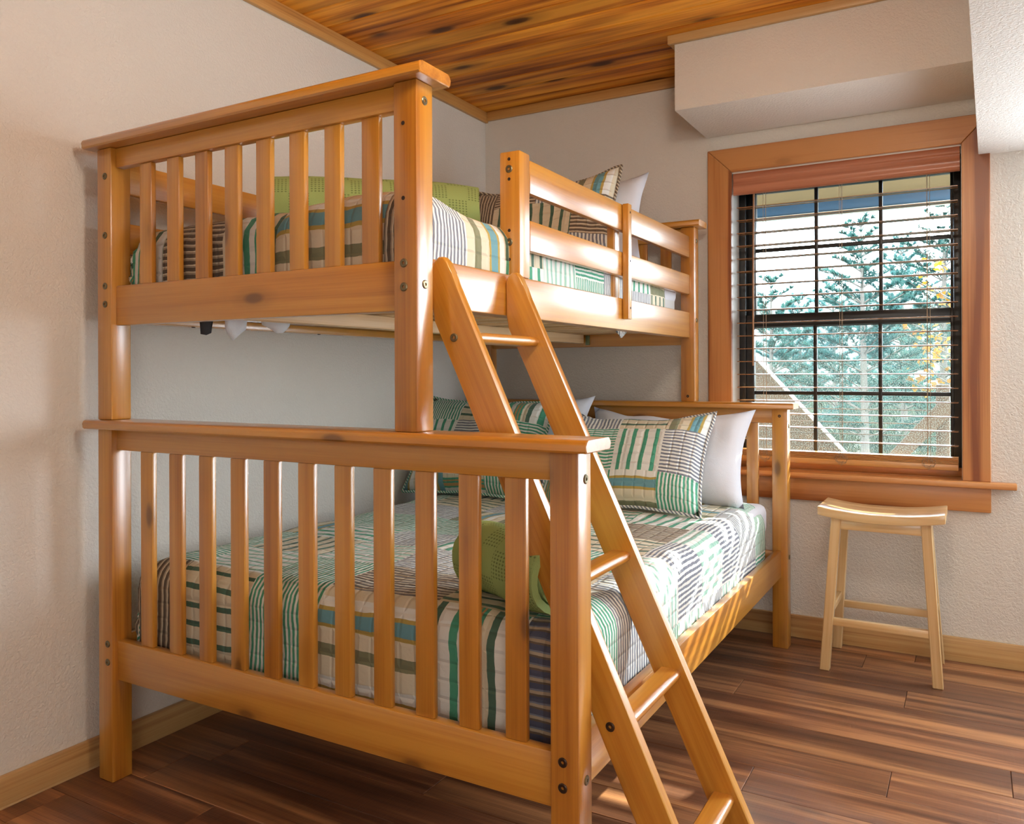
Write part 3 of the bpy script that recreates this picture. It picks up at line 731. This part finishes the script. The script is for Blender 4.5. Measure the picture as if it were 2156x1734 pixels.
def hump(s, t, x, y, z, d):
    g = math.exp(-((t - 1.56) / 0.11) ** 2) * (0.010 + 0.020 * math.exp(-((s - 0.88) / 0.28) ** 2))
    if d < 0.05: z += g
    # a deep fold between the foot patches
    gq = math.exp(-((s - 0.675) / 0.018) ** 2) * math.exp(-((t - 1.46) / 0.10) ** 2)
    y += 0.012 * gq; z -= 0.008 * gq
    return x, y, z
quilt('quilt', 'patchwork quilt of brown, cream and green stripes puffed over the upper bunk foot', 0.140, 1.089, 1.418, 3.10, 1.497, 0.070, (0.2, 0.2, 0.25), sbu, tbu,
      rand_table(fxu, [2, 3, 1, 6, 8, 5]), hump, 9.0, 0.175)

def pillow(name, label, w, h, thick, matx, us_b, vs_b, pat, mat, group=None, sag=0.0, pinch=0.05, piping=None, seed=0.0, flange=0.0, lean_top=0.0, cat='pillow', step=0.03):
    """stuffed cushion; u along the width, v along the height, origin at the middle of the bottom edge"""
    bm = bmesh.new(); lay = bm.loops.layers.float_vector.new('puv')
    us = cuts(us_b, step); vs = cuts(vs_b, step)
    def shape(u, v, side):
        a = 2 * u / w; b = 2 * (v / h) - 1
        fx_ = max(0.0, 1 - abs(a) ** 3.0); fy_ = max(0.0, 1 - abs(b) ** 3.0)
        t = thick / 2 * (fx_ * fy_) ** 0.5
        k = flange
        px = u * (1 - pinch * (1 - b * b) * a * a * 1.0) ; pv = h / 2 + (v - h / 2) * (1 - pinch * 1.4 * (1 - a * a) * b * b)
        nn = noise.noise(Vector((u * 7 + seed, v * 7, side + seed))) * 0.018 + noise.noise(Vector((u * 22 + seed, v * 18, side * 3 + seed))) * 0.0065
        e = min(1.0, 4 * min(1 - abs(a), 1 - abs(b)))
        pv -= sag * (1 - a * a) * max(0, b)
        tt = side * (t + nn * e)
        bend = lean_top * max(0.0, v / h) ** 2
        edge = noise.noise(Vector((u * 9 + seed, v * 9, 11.0))) * 0.012; pv += noise.noise(Vector((u * 7 + seed, 3.0, 5.0))) * 0.012 * max(0.0, b)
        p = Vector((px, tt + bend + edge * (1 - e), pv))
        return matx @ p
    V = {}
    for side in (-1, 1):
        for i, u in enumerate(us):
            for j, v in enumerate(vs):
                edge = i in (0, len(us) - 1) or j in (0, len(vs) - 1)
                if edge and side == 1: V[(1, i, j)] = V[(-1, i, j)]
                else: V[(side, i, j)] = bm.verts.new(shape(u, v, side))
    for side in (-1, 1):
        for i in range(len(us) - 1):
            for j in range(len(vs) - 1):
                try: f = bm.faces.new([V[(side, i, j)], V[(side, i + 1, j)], V[(side, i + 1, j + 1)], V[(side, i, j + 1)]])
                except ValueError: continue
                um, vm = (us[i] + us[i + 1]) / 2, (vs[j] + vs[j + 1]) / 2
                a = max(k for k in range(len(us_b) - 1) if us_b[k] <= um + 1e-9); b = max(k for k in range(len(vs_b) - 1) if vs_b[k] <= vm + 1e-9)
                pid, ori = pat(a, b)
                for lp, (p_, q_) in zip(f.loops, ((us[i], vs[j]), (us[i + 1], vs[j]), (us[i + 1], vs[j + 1]), (us[i], vs[j + 1]))):
                    lp[lay] = (q_, p_, pid) if ori else (p_, q_, pid)
    t = thing(name, label, cat, matx @ Vector((0, 0, 0)), group)
    o = finish('cover', bm, M[mat], t, None, 180)
    if piping:
        pts = []
        for u in us: pts.append(shape(u, vs[0], -1))
        for v in vs[1:]: pts.append(shape(us[-1], v, -1))
        for u in us[-2::-1]: pts.append(shape(u, vs[-1], -1))
        for v in vs[-2::-1]: pts.append(shape(us[0], v, -1))
        b2 = bmesh.new(); lay2 = b2.loops.layers.float_vector.new('puv'); add_tube(b2, pts, 0.0065, 7)
        acc = 0
        for f in b2.faces:
            for lp in f.loops:
                c = lp.vert.co; lp[lay2] = ((c.x + c.y * 0.4 + c.z) * 1.0, 0, piping - 1)
        finish('piping', b2, M[mat], t, None, 180)
    return t
def orient(x, y, z, yaw, lean, roll=0.0):
    """lean back by `lean` (towards +y at the top)"""
    return Matrix.Translation((x, y, z)) @ Matrix.Rotation(yaw, 4, 'Z') @ Matrix.Rotation(-lean, 4, 'X') @ Matrix.Rotation(roll, 4, 'Y')
one = lambda a, b: (0, 0)
# white pillows against the lower headboard
pillow('pillow', 'plain white pillow with pointed corner at the window end of the lower bunk', 0.70, 0.425, 0.17, orient(1.055, 3.085, 0.575, 0.0, 0.46), [-0.35, 0.35], [0, 0.425], one, 'white', seed=1.0, pinch=0.10, sag=0.03)
pillow('pillow', 'plain white pillow in the wall corner of the lower bunk, mostly hidden', 0.66, 0.45, 0.16, orient(0.385, 3.085, 0.590, 0.0, 0.42), [-0.33, 0.33], [0, 0.45], one, 'white', seed=4.0, pinch=0.10, sag=0.02)
# patchwork shams
pr_ = {(0, 2): (2, 0), (1, 2): (1, 0), (2, 2): (3, 1), (3, 2): (5, 0), (0, 1): (0, 1), (1, 1): (0, 1), (2, 1): (8, 0), (3, 1): (1, 1), (0, 0): (4, 0), (1, 0): (4, 0), (2, 0): (5, 1), (3, 0): (0, 0)}
pillow('sham_pillow', 'plump green and grey patchwork pillow leaning in front of the window-end white pillow', 0.64, 0.44, 0.16, orient(1.000, 2.780, 0.592, 0.05, 0.62), [-0.32, -0.20, -0.02, 0.165, 0.32], [0, 0.13, 0.33, 0.44],
       lambda a, b: pr_[(a, b)], 'sham', seed=2.5, pinch=0.07, sag=0.035, piping=2)
pl_ = {(0, 2): (0, 0), (1, 2): (3, 1), (2, 2): (4, 0), (0, 1): (8, 0), (1, 1): (1, 1), (2, 1): (0, 1), (0, 0): (5, 0), (1, 0): (4, 1), (2, 0): (0, 0)}
pillow('sham_pillow', 'green striped patchwork pillow nearest the left wall on the lower bunk', 0.62, 0.47, 0.15, orient(0.335, 2.800, 0.592, 0.03, 0.55), [-0.31, -0.10, 0.10, 0.31], [0, 0.16, 0.33, 0.47],
       lambda a, b: pl_[(a, b)], 'sham', seed=6.5, pinch=0.06, sag=0.02, piping=1)
# upper bunk pillows
pillow('pillow', 'white pillow standing behind the brown striped pillow on the upper bunk', 0.68, 0.44, 0.15, orient(0.655, 3.10, 1.505, 0.0, 0.32, -0.05), [-0.34, 0.34], [0, 0.44], one, 'white', seed=8.0, pinch=0.10)
pu_ = {(0, 0): (2, 1), (1, 0): (3, 0), (2, 0): (2, 1), (3, 0): (1, 0), (0, 1): (2, 0), (1, 1): (3, 0), (2, 1): (3, 0), (3, 1): (2, 1), (0, 2): (2, 0), (1, 2): (2, 1), (2, 2): (1, 0), (3, 2): (5, 0)}
pillow('sham_pillow', 'brown and cream striped pillow with twisted piping on the upper bunk', 0.68, 0.45, 0.15, orient(0.600, 2.93, 1.505, 0.02, 0.36, -0.06), [-0.34, -0.20, 0.00, 0.17, 0.34], [0, 0.12, 0.30, 0.45],
       lambda a, b: pu_[(a, b)], 'sham', seed=3.3, pinch=0.07, sag=0.03, piping=3)

def blanket_roll(label, center, axis_yaw, length, rad, turns=2.6, squash=0.92, seed=0.0, tail=0.12, flip=1):
    """a woven blanket rolled into a bundle: thick spiral section swept along its axis, with a loose tail underneath"""
    sec = []; th = 0.017; n = int(turns * 22)
    for k in range(n + 1):
        a = 2 * math.pi * turns * k / n
        r = 0.022 + (rad - 0.022 - th / 2) * k / n
        sec.append((flip * r * math.cos(a - 2 * math.pi * turns - math.pi / 2), r * math.sin(a - 2 * math.pi * turns - math.pi / 2) * squash))
    # tail continues flat beneath
    for k in range(1, 7): sec.append((sec[n][0] + flip * tail * k / 6, -rad * squash + th / 2 + 0.002 * math.sin(k)))
    P = [Vector(p) for p in sec]; arc = [0.0]
    for a, b in zip(P, P[1:]): arc.append(arc[-1] + (b - a).length)
    def off(i, sgn):
        d = (P[min(i + 1, len(P) - 1)] - P[max(i - 1, 0)]).normalized(); nrm = Vector((-d.y, d.x)); w_ = th / 2 * (1.0 if 0 < i < len(P) - 1 else 0.4)
        return P[i] + nrm * w_ * sgn
    ring = [off(i, -1) for i in range(len(P))] + [off(i, 1) for i in range(len(P) - 1, -1, -1)]
    ra = [arc[i] for i in range(len(P))] + [arc[i] for i in range(len(P) - 1, -1, -1)]
    Mx = Matrix.Translation(center) @ Matrix.Rotation(axis_yaw, 4, 'Z')
    nl = max(8, int(length / 0.025)); bm = bmesh.new(); lay = bm.loops.layers.float_vector.new('puv'); rows = []
    for j in range(nl + 1):
        x = -length / 2 + length * j / nl; row = []
        for i, p in enumerate(ring):
            idx = i if i < len(P) else 2 * len(P) - 1 - i
            nn = noise.noise(Vector((x * 9 + seed, p.x * 12, p.y * 12))) * 0.010
            ex = 0.012 * noise.noise(Vector((seed, ra[i] * 9, 1.0 if x > 0 else 5.0))) * abs(2 * x / length) ** 3
            sq = 1 - 0.10 * abs(2 * x / length) ** 4
            q = Vector((x + ex, p.x * sq + nn, (p.y + rad * squash) * (0.5 + 0.5 * sq) - rad * squash + nn * 0.6))
            if q.z < -rad * squash + 0.001: q.z = -rad * squash + 0.001
            row.append(bm.verts.new(Mx @ q))
        rows.append(row)
    q = len(ring)
    for j in range(nl):
        for i in range(q):
            f = bm.faces.new((rows[j][i], rows[j + 1][i], rows[j + 1][(i + 1) % q], rows[j][(i + 1) % q]))
            xs = (length * j / nl, length * (j + 1) / nl); i2 = (i + 1) % q
            for lp, c in zip(f.loops, ((xs[0], ra[i]), (xs[1], ra[i]), (xs[1], ra[i2]), (xs[0], ra[i2]))): lp[lay] = (c[0], c[1], 0)
    m_ = len(P)
    for row in (rows[0], rows[-1]):
        for i in range(m_ - 1):
            f = bm.faces.new((row[i], row[i + 1], row[2 * m_ - 2 - i], row[2 * m_ - 1 - i]))
            for lp in f.loops: lp[lay] = (0.003, arc[i], 0)
    o = finish('rolled_blanket', bm, M['greenblanket'], None, None, 60)
    tag(o, label, 'blanket'); return o
blanket_roll('green waffle weave blanket rolled up at the foot of the lower bunk', (1.270, 1.572, 0.594 + 0.0865), math.radians(-25), 0.30, 0.093, 2.7, 0.93, 1.0, 0.10, 1)
blanket_roll('lime green woven blanket rolled up behind the quilt on the upper bunk', (0.545, 1.975, 1.503 + 0.105), math.radians(43), 0.63, 0.113, 2.6, 0.93, 4.0, 0.06, 1)

# cloth corners poking out under the upper bunk
def rag(parent, name, pts, mat, t=0.004):
    bm = bmesh.new(); V = [[bm.verts.new(p) for p in row] for row in pts]
    lay = bm.loops.layers.float_vector.new('puv')
    for i in range(len(V) - 1):
        for j in range(len(V[0]) - 1):
            f = bm.faces.new((V[i][j], V[i + 1][j], V[i + 1][j + 1], V[i][j + 1]))
            for lp in f.loops: lp[lay] = (lp.vert.co.y + lp.vert.co.z * 0.6, lp.vert.co.z, 1)
    bmesh.ops.subdivide_edges(bm, edges=bm.edges[:], cuts=1, use_grid_fill=True, smooth=0.6)
    o = finish(name, bm, M[mat], parent, None, 180)
    so = o.modifiers.new('thickness', 'SOLIDIFY'); so.thickness = t; return o
def drape(y0, y1, x, zt, zb, wav, n=7, seed=0.0):
    rows = []
    for k in range(n):
        f = k / (n - 1); y = y0 + (y1 - y0) * f
        dz = zb * (math.sin(math.pi * f) ** 0.45) * (0.88 + 0.16 * noise.noise(Vector((f * 5 + seed, 0, 0))))
        rows.append([(x + wav * math.sin(6 * f + seed), y, zt), (x + 0.012 + wav * math.sin(9 * f + seed), y, zt - dz * 0.5), (x + wav * 1.5 * math.sin(7 * f + 1 + seed), y, zt - dz)])
    return rows
rag(mU, 'sheet_corner', drape(1.47, 1.56, 0.44, 1.289, 0.105, 0.006, 7, 1.0), 'white')
rag(mU, 'sheet_corner', drape(1.58, 1.72, 0.46, 1.289, 0.085, 0.006, 8, 3.0), 'white')
rag(mU, 'dark_label', drape(1.43, 1.48, 0.40, 1.289, 0.105, 0.004, 5, 2.0), 'darkcloth')
rag(mU, 'quilt_corner', drape(2.63, 2.79, 1.058, 1.288, 0.070, 0.005, 7, 5.0), 'quilt')

# ------------------------------------------------------------------ saddle stool
sl = thing('saddle_stool', 'pale wooden saddle seat stool under the window sill', 'stool', (1.86, 3.30, 0.0))
bm = bmesh.new(); nx, ny = 16, 4; sx0, sx1, sy0, sy1 = 1.653, 2.070, 3.150, 3.395
def seat_top(x): q = (x - 1.8615) / 0.2085; return 0.588 + 0.019 * abs(q) ** 2.2
T = [[bm.verts.new((sx0 + (sx1 - sx0) * i / nx, sy0 + (sy1 - sy0) * j / ny, seat_top(sx0 + (sx1 - sx0) * i / nx))) for j in range(ny + 1)] for i in range(nx + 1)]
B = [[bm.verts.new((v.co.x, v.co.y, v.co.z - 0.032)) for v in row] for row in T]
for i in range(nx):
    for j in range(ny):
        bm.faces.new((T[i][j], T[i + 1][j], T[i + 1][j + 1], T[i][j + 1])); bm.faces.new((B[i][j], B[i][j + 1], B[i + 1][j + 1], B[i + 1][j]))
    bm.faces.new((T[i][0], B[i][0], B[i + 1][0], T[i + 1][0])); bm.faces.new((T[i][ny], T[i + 1][ny], B[i + 1][ny], B[i][ny]))
for j in range(ny):
    bm.faces.new((T[0][j], T[0][j + 1], B[0][j + 1], B[0][j])); bm.faces.new((T[nx][j], B[nx][j], B[nx][j + 1], T[nx][j + 1]))
bmesh.ops.recalc_face_normals(bm, faces=bm.faces)
rim = [e for e in bm.edges if len(e.link_faces) == 2 and e.calc_face_angle(0) > 1.0]
bmesh.ops.bevel(bm, geom=rim, offset=0.004, segments=2, profile=0.5, affect='EDGES')
finish('seat', bm, M['stool'], sl, 'x', 35)
def leg(xt, yt, xb, yb, w=0.034, zt=0.575):
    bm = bmesh.new()
    vs = [[bm.verts.new((x + dx * w / 2, y + dy * w / 2, z)) for dx, dy in ((-1, -1), (1, -1), (1, 1), (-1, 1))] for x, y, z in ((xb, yb, 0), (xt, yt, zt))]
    bm.faces.new(vs[0][::-1]); bm.faces.new(vs[1])
    for k in range(4): bm.faces.new((vs[0][k], vs[0][(k + 1) % 4], vs[1][(k + 1) % 4], vs[1][k]))
    bmesh.ops.bevel(bm, geom=list(bm.edges), offset=0.0025, segments=1, affect='EDGES')
    return finish('leg', bm, M['stool'], sl, (xt - xb, yt - yb, zt), 30)
LT = [(1.714, 3.190), (2.009, 3.190), (1.720, 3.365), (2.003, 3.365)]; LB = [(1.673, 3.182), (2.045, 3.182), (1.678, 3.462), (2.040, 3.462)]
for (a, b), (c, d) in zip(LT, LB): leg(a, b, c, d, zt=0.566)
def at_leg(k, z): f = 1 - z / 0.566; return (LT[k][0] + (LB[k][0] - LT[k][0]) * f, LT[k][1] + (LB[k][1] - LT[k][1]) * f)
def rung(k0, k1, z, h, t):
    a = at_leg(k0, z); b = at_leg(k1, z)
    if abs(a[1] - b[1]) < 0.05:
        y = (a[1] + b[1]) / 2; return box('stretcher', a[0] + 0.013, b[0] - 0.013, y - t / 2, y + t / 2, z - h / 2, z + h / 2, 'stool', sl, 'x', 0.002)
    x = (a[0] + b[0]) / 2; return box('stretcher', x - t / 2, x + t / 2, a[1] + 0.013, b[1] - 0.013, z - h / 2, z + h / 2, 'stool', sl, 'y', 0.002)
rung(0, 1, 0.182, 0.026, 0.022); rung(2, 3, 0.188, 0.026, 0.022); rung(0, 2, 0.225, 0.026, 0.022); rung(1, 3, 0.225, 0.026, 0.022)
for k0, k1 in ((0, 1), (2, 3)):
    a = at_leg(k0, 0.545); b = at_leg(k1, 0.545); box('apron', a[0] + 0.013, b[0] - 0.013, a[1] - 0.011, a[1] + 0.011, 0.523, 0.5615, 'stool', sl, 'x', 0.002)
for k0, k1 in ((0, 2), (1, 3)):
    a = at_leg(k0, 0.545); b = at_leg(k1, 0.545); box('apron', a[0] - 0.011, a[0] + 0.011, a[1] + 0.013, b[1] - 0.013, 0.523, 0.5615, 'stool', sl, 'y', 0.002)

# ------------------------------------------------------------------ outside: porch, meadow, trees
struct(box('wall_back_outer', -1.5, WX0 - 0.02, YB + 0.2, YB + 0.26, -0.4, 2.6, 'porchsoffit', bev=0)); struct(box('wall_back_outer', WX1 + 0.02, VX0 - 0.02, YB + 0.2, YB + 0.26, -0.4, 2.6, 'porchsoffit', bev=0)); struct(box('wall_back_outer', VX1 + 0.02, 5.0, YB + 0.2, YB + 0.26, -0.4, 2.6, 'porchsoffit', bev=0))
pc = thing('porch_roof', 'blue-grey porch roof edge seen through the top of the window', 'porch roof', (1.6, 4.6, 2.05))
prism('roof_deck', [(3.785, 2.46), (5.45, 2.135), (5.45, 2.20), (3.785, 2.52)], 'x', -1.6, 2.42, 'porchsoffit', pc, None)
box('fascia', -1.6, 2.42, 5.28, 5.36, 2.085, 2.150, 'porch', pc, None, 0.004)
box('drip_edge', -1.6, 2.42, 5.272, 5.368, 2.072, 2.084, 'jamb', pc, None, 0.002)
rl = thing('porch_railing', 'weathered wooden porch railing with a diagonal brace outside the window', 'railing', (1.6, 5.6, -0.3))
box('rail_post', 1.955, 2.03, 5.60, 5.67, -0.3, 1.02, 'deck', rl, 'z', 0.004)
box('rail_post', 0.25, 0.33, 5.60, 5.67, -0.3, 0.95, 'deck', rl, 'z', 0.004)
prism('brace', [(1.62, 0.50), (1.735, 0.50), (2.06, 0.86), (2.03, 0.93), (1.96, 0.90)], 'y', 5.56, 5.598, 'deck', rl, (1, 0, 1), 0.003, 1)
for z in (0.860, 0.775, 0.700): tube('wire', [(-1.2, 5.63, z), (3.6, 5.63, z)], 0.004, 'deck', rl, 6, 'x')
box('bottom_board', -1.2, 3.6, 5.58, 5.62, 0.42, 0.545, 'deck', rl, 'x', 0.003)
sh = thing('shed_roof', 'low brown shed roof with a pale slanting edge beyond the railing', 'shed', (0.7, 6.2, -0.6))
prism('roof_panel', [(0.10, -0.5), (1.47, 0.42), (0.80, 1.155), (0.10, 1.155 + 0.75)], 'y', 6.10, 6.16, 'deck', sh, 'x')
tube('edge_trim', [(0.50, 6.08, 1.50), (0.80, 6.08, 1.17), (1.48, 6.08, 0.42)], 0.013, 'jamb', sh, 6)

def gz(x, y):
    d = max(0.0, y - 6.0)
    return -0.65 + 0.012 * d + 0.0036 * d * d / (1 + d * 0.02) + 0.15 * math.sin(x * 0.35 + y * 0.2)
bm = bmesh.new(); gx = [-40 + 2.2 * i for i in range(37)]; gy = [3.8 + 1.4 * (j ** 1.12) for j in range(36)]
V = [[bm.verts.new((x, y, gz(x, y))) for y in gy] for x in gx]
for i in range(len(gx) - 1):
    for j in range(len(gy) - 1): bm.faces.new((V[i][j], V[i + 1][j], V[i + 1][j + 1], V[i][j + 1]))
struct(finish('ground', bm, M['meadow'], None, None, 180))

def tufts(bm, p, d, r, rnd, ln=0.085):
    """a spray of flat needles around point p, pointing along d"""
    d = d.normalized(); u = d.cross(Vector((0, 0, 1)) if abs(d.z) < 0.9 else Vector((1, 0, 0))).normalized(); v = d.cross(u)
    for k in range(r):
        a = rnd.uniform(0, 6.283); sp = rnd.uniform(0.35, 1.1)
        e = (d + sp * (math.cos(a) * u + math.sin(a) * v)).normalized() * ln * rnd.uniform(0.7, 1.25)
        w = e.cross(Vector((rnd.uniform(-1, 1), rnd.uniform(-1, 1), rnd.uniform(-1, 1)))).normalized() * 0.0075 * (ln / 0.085)
        bm.faces.new((bm.verts.new(p - w), bm.verts.new(p + w), bm.verts.new(p + e)))
def pine(base, h, spread, seed, label, mat='needles', nwh=11, dens=9, first=0.18, group=None, droop=0.10):
    rnd = random.Random(seed); t = thing('pine_tree', label, 'tree', base, group); b = Vector(base)
    lean = Vector((rnd.uniform(-0.03, 0.03), 0, 1))
    tb_ = bmesh.new(); add_tube(tb_, [b, b + lean * h * 0.5, b + lean * h * 0.98], [0.014 * h + 0.01, 0.009 * h + 0.008, 0.006], 7)
    fb = bmesh.new()
    for k in range(nwh):
        f = first + (0.97 - first) * (k / (nwh - 1)) ** 0.85
        p0 = b + lean * h * f; Lb = spread * (1 - f) ** 0.8 + 0.12; nb = 5 if k < nwh - 2 else 4; a0 = rnd.uniform(0, 6.28)
        for q in range(nb):
            a = a0 + 6.283 * q / nb + rnd.uniform(-0.35, 0.35); up_ = rnd.uniform(0.20, 0.50) + 0.5 * f
            d = Vector((math.cos(a), math.sin(a), up_)).normalized(); ll = Lb * rnd.uniform(0.65, 1.1); pts = []
            for s in range(5):
                g = s / 4; pts.append(p0 + d * ll * g - Vector((0, 0, droop * ll * g * g)))
            add_tube(tb_, pts, [0.012 * (1 - 0.16 * s) for s in range(5)], 4, False)
            nt = max(3, int(dens * ll / 0.5))
            for s in range(nt):
                g = 0.22 + 0.78 * s / max(1, nt - 1); pp = p0 + d * ll * g - Vector((0, 0, droop * ll * g * g))
                side = Vector((-d.y, d.x, 0.1)) * rnd.choice((-1, 1)); tl_ = ll * 0.30 * (1.15 - g) * rnd.uniform(0.6, 1.2)
                dd = (d * 0.7 + side).normalized()
                for w in range(3): tufts(fb, pp + dd * tl_ * w / 2.5, dd + Vector((0, 0, 0.35)), 9, rnd)
            tufts(fb, pts[-1], d + Vector((0, 0, 0.3)), 14, rnd)
    tufts(fb, b + lean * h * 0.985, Vector((0, 0, 1)), 20, rnd, 0.11); tufts(fb, b + lean * h * 0.95, Vector((0, 0, 1)), 16, rnd, 0.10)
    finish('trunk', tb_, M['bark'], t, None, 60)
    fo = finish('needles', fb, M[mat], t, None, None, recalc=False); fo['kind'] = 'stuff'
    return t
def at_px(u, v, dist):
    """ground position of a tree seen at column u, and the height of row v at that distance (forward distance dist)"""
    xc = (u - 1078) / 1706.2 * dist; c, s = math.cos(0.51714), math.sin(0.51714)
    return 2.153 + xc * c - dist * s, xc * s + dist * c, 1.10 + (785.1 - v) / 1706.2 * dist
def tree_at(u, v, dist, spread, seed, label, **k):
    x, y, zt = at_px(u, v, dist); g = gz(x, y); return pine((x, y, g - 0.05), zt - g + 0.05, spread, seed, label, **k)
tree_at(1823, 462, 11.0, 1.5, 3, 'tall young pine with a thin leader in the middle of the window', nwh=13)
tree_at(1985, 400, 12.5, 1.6, 5, 'dense dark pine at the right edge of the window view', nwh=15, dens=12)
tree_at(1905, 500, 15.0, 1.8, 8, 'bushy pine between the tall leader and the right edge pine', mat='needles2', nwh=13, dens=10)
tree_at(1625, 588, 11.5, 1.1, 11, 'small spindly pine at the left of the window view', nwh=9)
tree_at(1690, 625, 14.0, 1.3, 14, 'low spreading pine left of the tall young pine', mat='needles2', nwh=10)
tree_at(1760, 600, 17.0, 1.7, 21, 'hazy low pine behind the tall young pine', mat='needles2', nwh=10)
# a maple with yellow and orange leaves at the right
def maple(u, v, dist, seed):
    rnd = random.Random(seed); x, y, zt = at_px(u, v, dist); g = gz(x, y); b = Vector((x, y, g))
    t = thing('maple_sapling', 'maple sapling with orange and yellow leaves at the right of the view', 'tree', b)
    tb_ = bmesh.new(); H = zt - g; add_tube(tb_, [b, b + Vector((0.1, 0, H * 0.6)), b + Vector((0.05, 0, H))], [0.04, 0.028, 0.008], 7)
    fb = bmesh.new()
    for k in range(26):
        f = rnd.uniform(0.35, 1.0); p0 = b + Vector((0.08, 0, H * f)); a = rnd.uniform(0, 6.28); d = Vector((math.cos(a), math.sin(a), 0.5)); ll = rnd.uniform(0.3, 0.75)
        add_tube(tb_, [p0, p0 + d * ll], [0.009, 0.004], 4, False)
        for s in range(16):
            p = p0 + d * ll * rnd.uniform(0.3, 1.05) + Vector((rnd.uniform(-0.1, 0.1), rnd.uniform(-0.1, 0.1), rnd.uniform(-0.1, 0.1)))
            a1 = Vector((rnd.uniform(-1, 1), rnd.uniform(-1, 1), rnd.uniform(-1, 1))).normalized() * 0.05; a2 = a1.cross(Vector((rnd.uniform(-1, 1), 0.6, rnd.uniform(-1, 1)))).normalized() * 0.03
            fb.faces.new([fb.verts.new(p + q) for q in (-a1, -a1 * 0.2 + a2, a1, -a1 * 0.2 - a2)])
    finish('trunk', tb_, M['bark'], t, None, 60); fo = finish('leaves', fb, M['autumn'], t, None, None, recalc=False); fo['kind'] = 'stuff'
maple(2003, 520, 10.5, 4)
# undergrowth on the slope
bm = bmesh.new(); rnd = random.Random(31)
for k in range(2600):
    y = rnd.uniform(7.0, 26.0); x = 2.15 - (y * math.tan(0.51714 - math.atan((rnd.uniform(1500, 2110) - 1078) / 1706.2)))
    s = rnd.uniform(0.5, 1.4) * (0.5 + y / 20)
    tufts(bm, Vector((x, y, gz(x, y) - 0.02)), Vector((0, 0, 1)), 8, rnd, 0.22 * s)
o = finish('undergrowth', bm, M['scrub'], None, None, None, recalc=False); tag(o, 'rough dewy grass and scrub covering the slope outside', 'scrub', None, 'stuff')
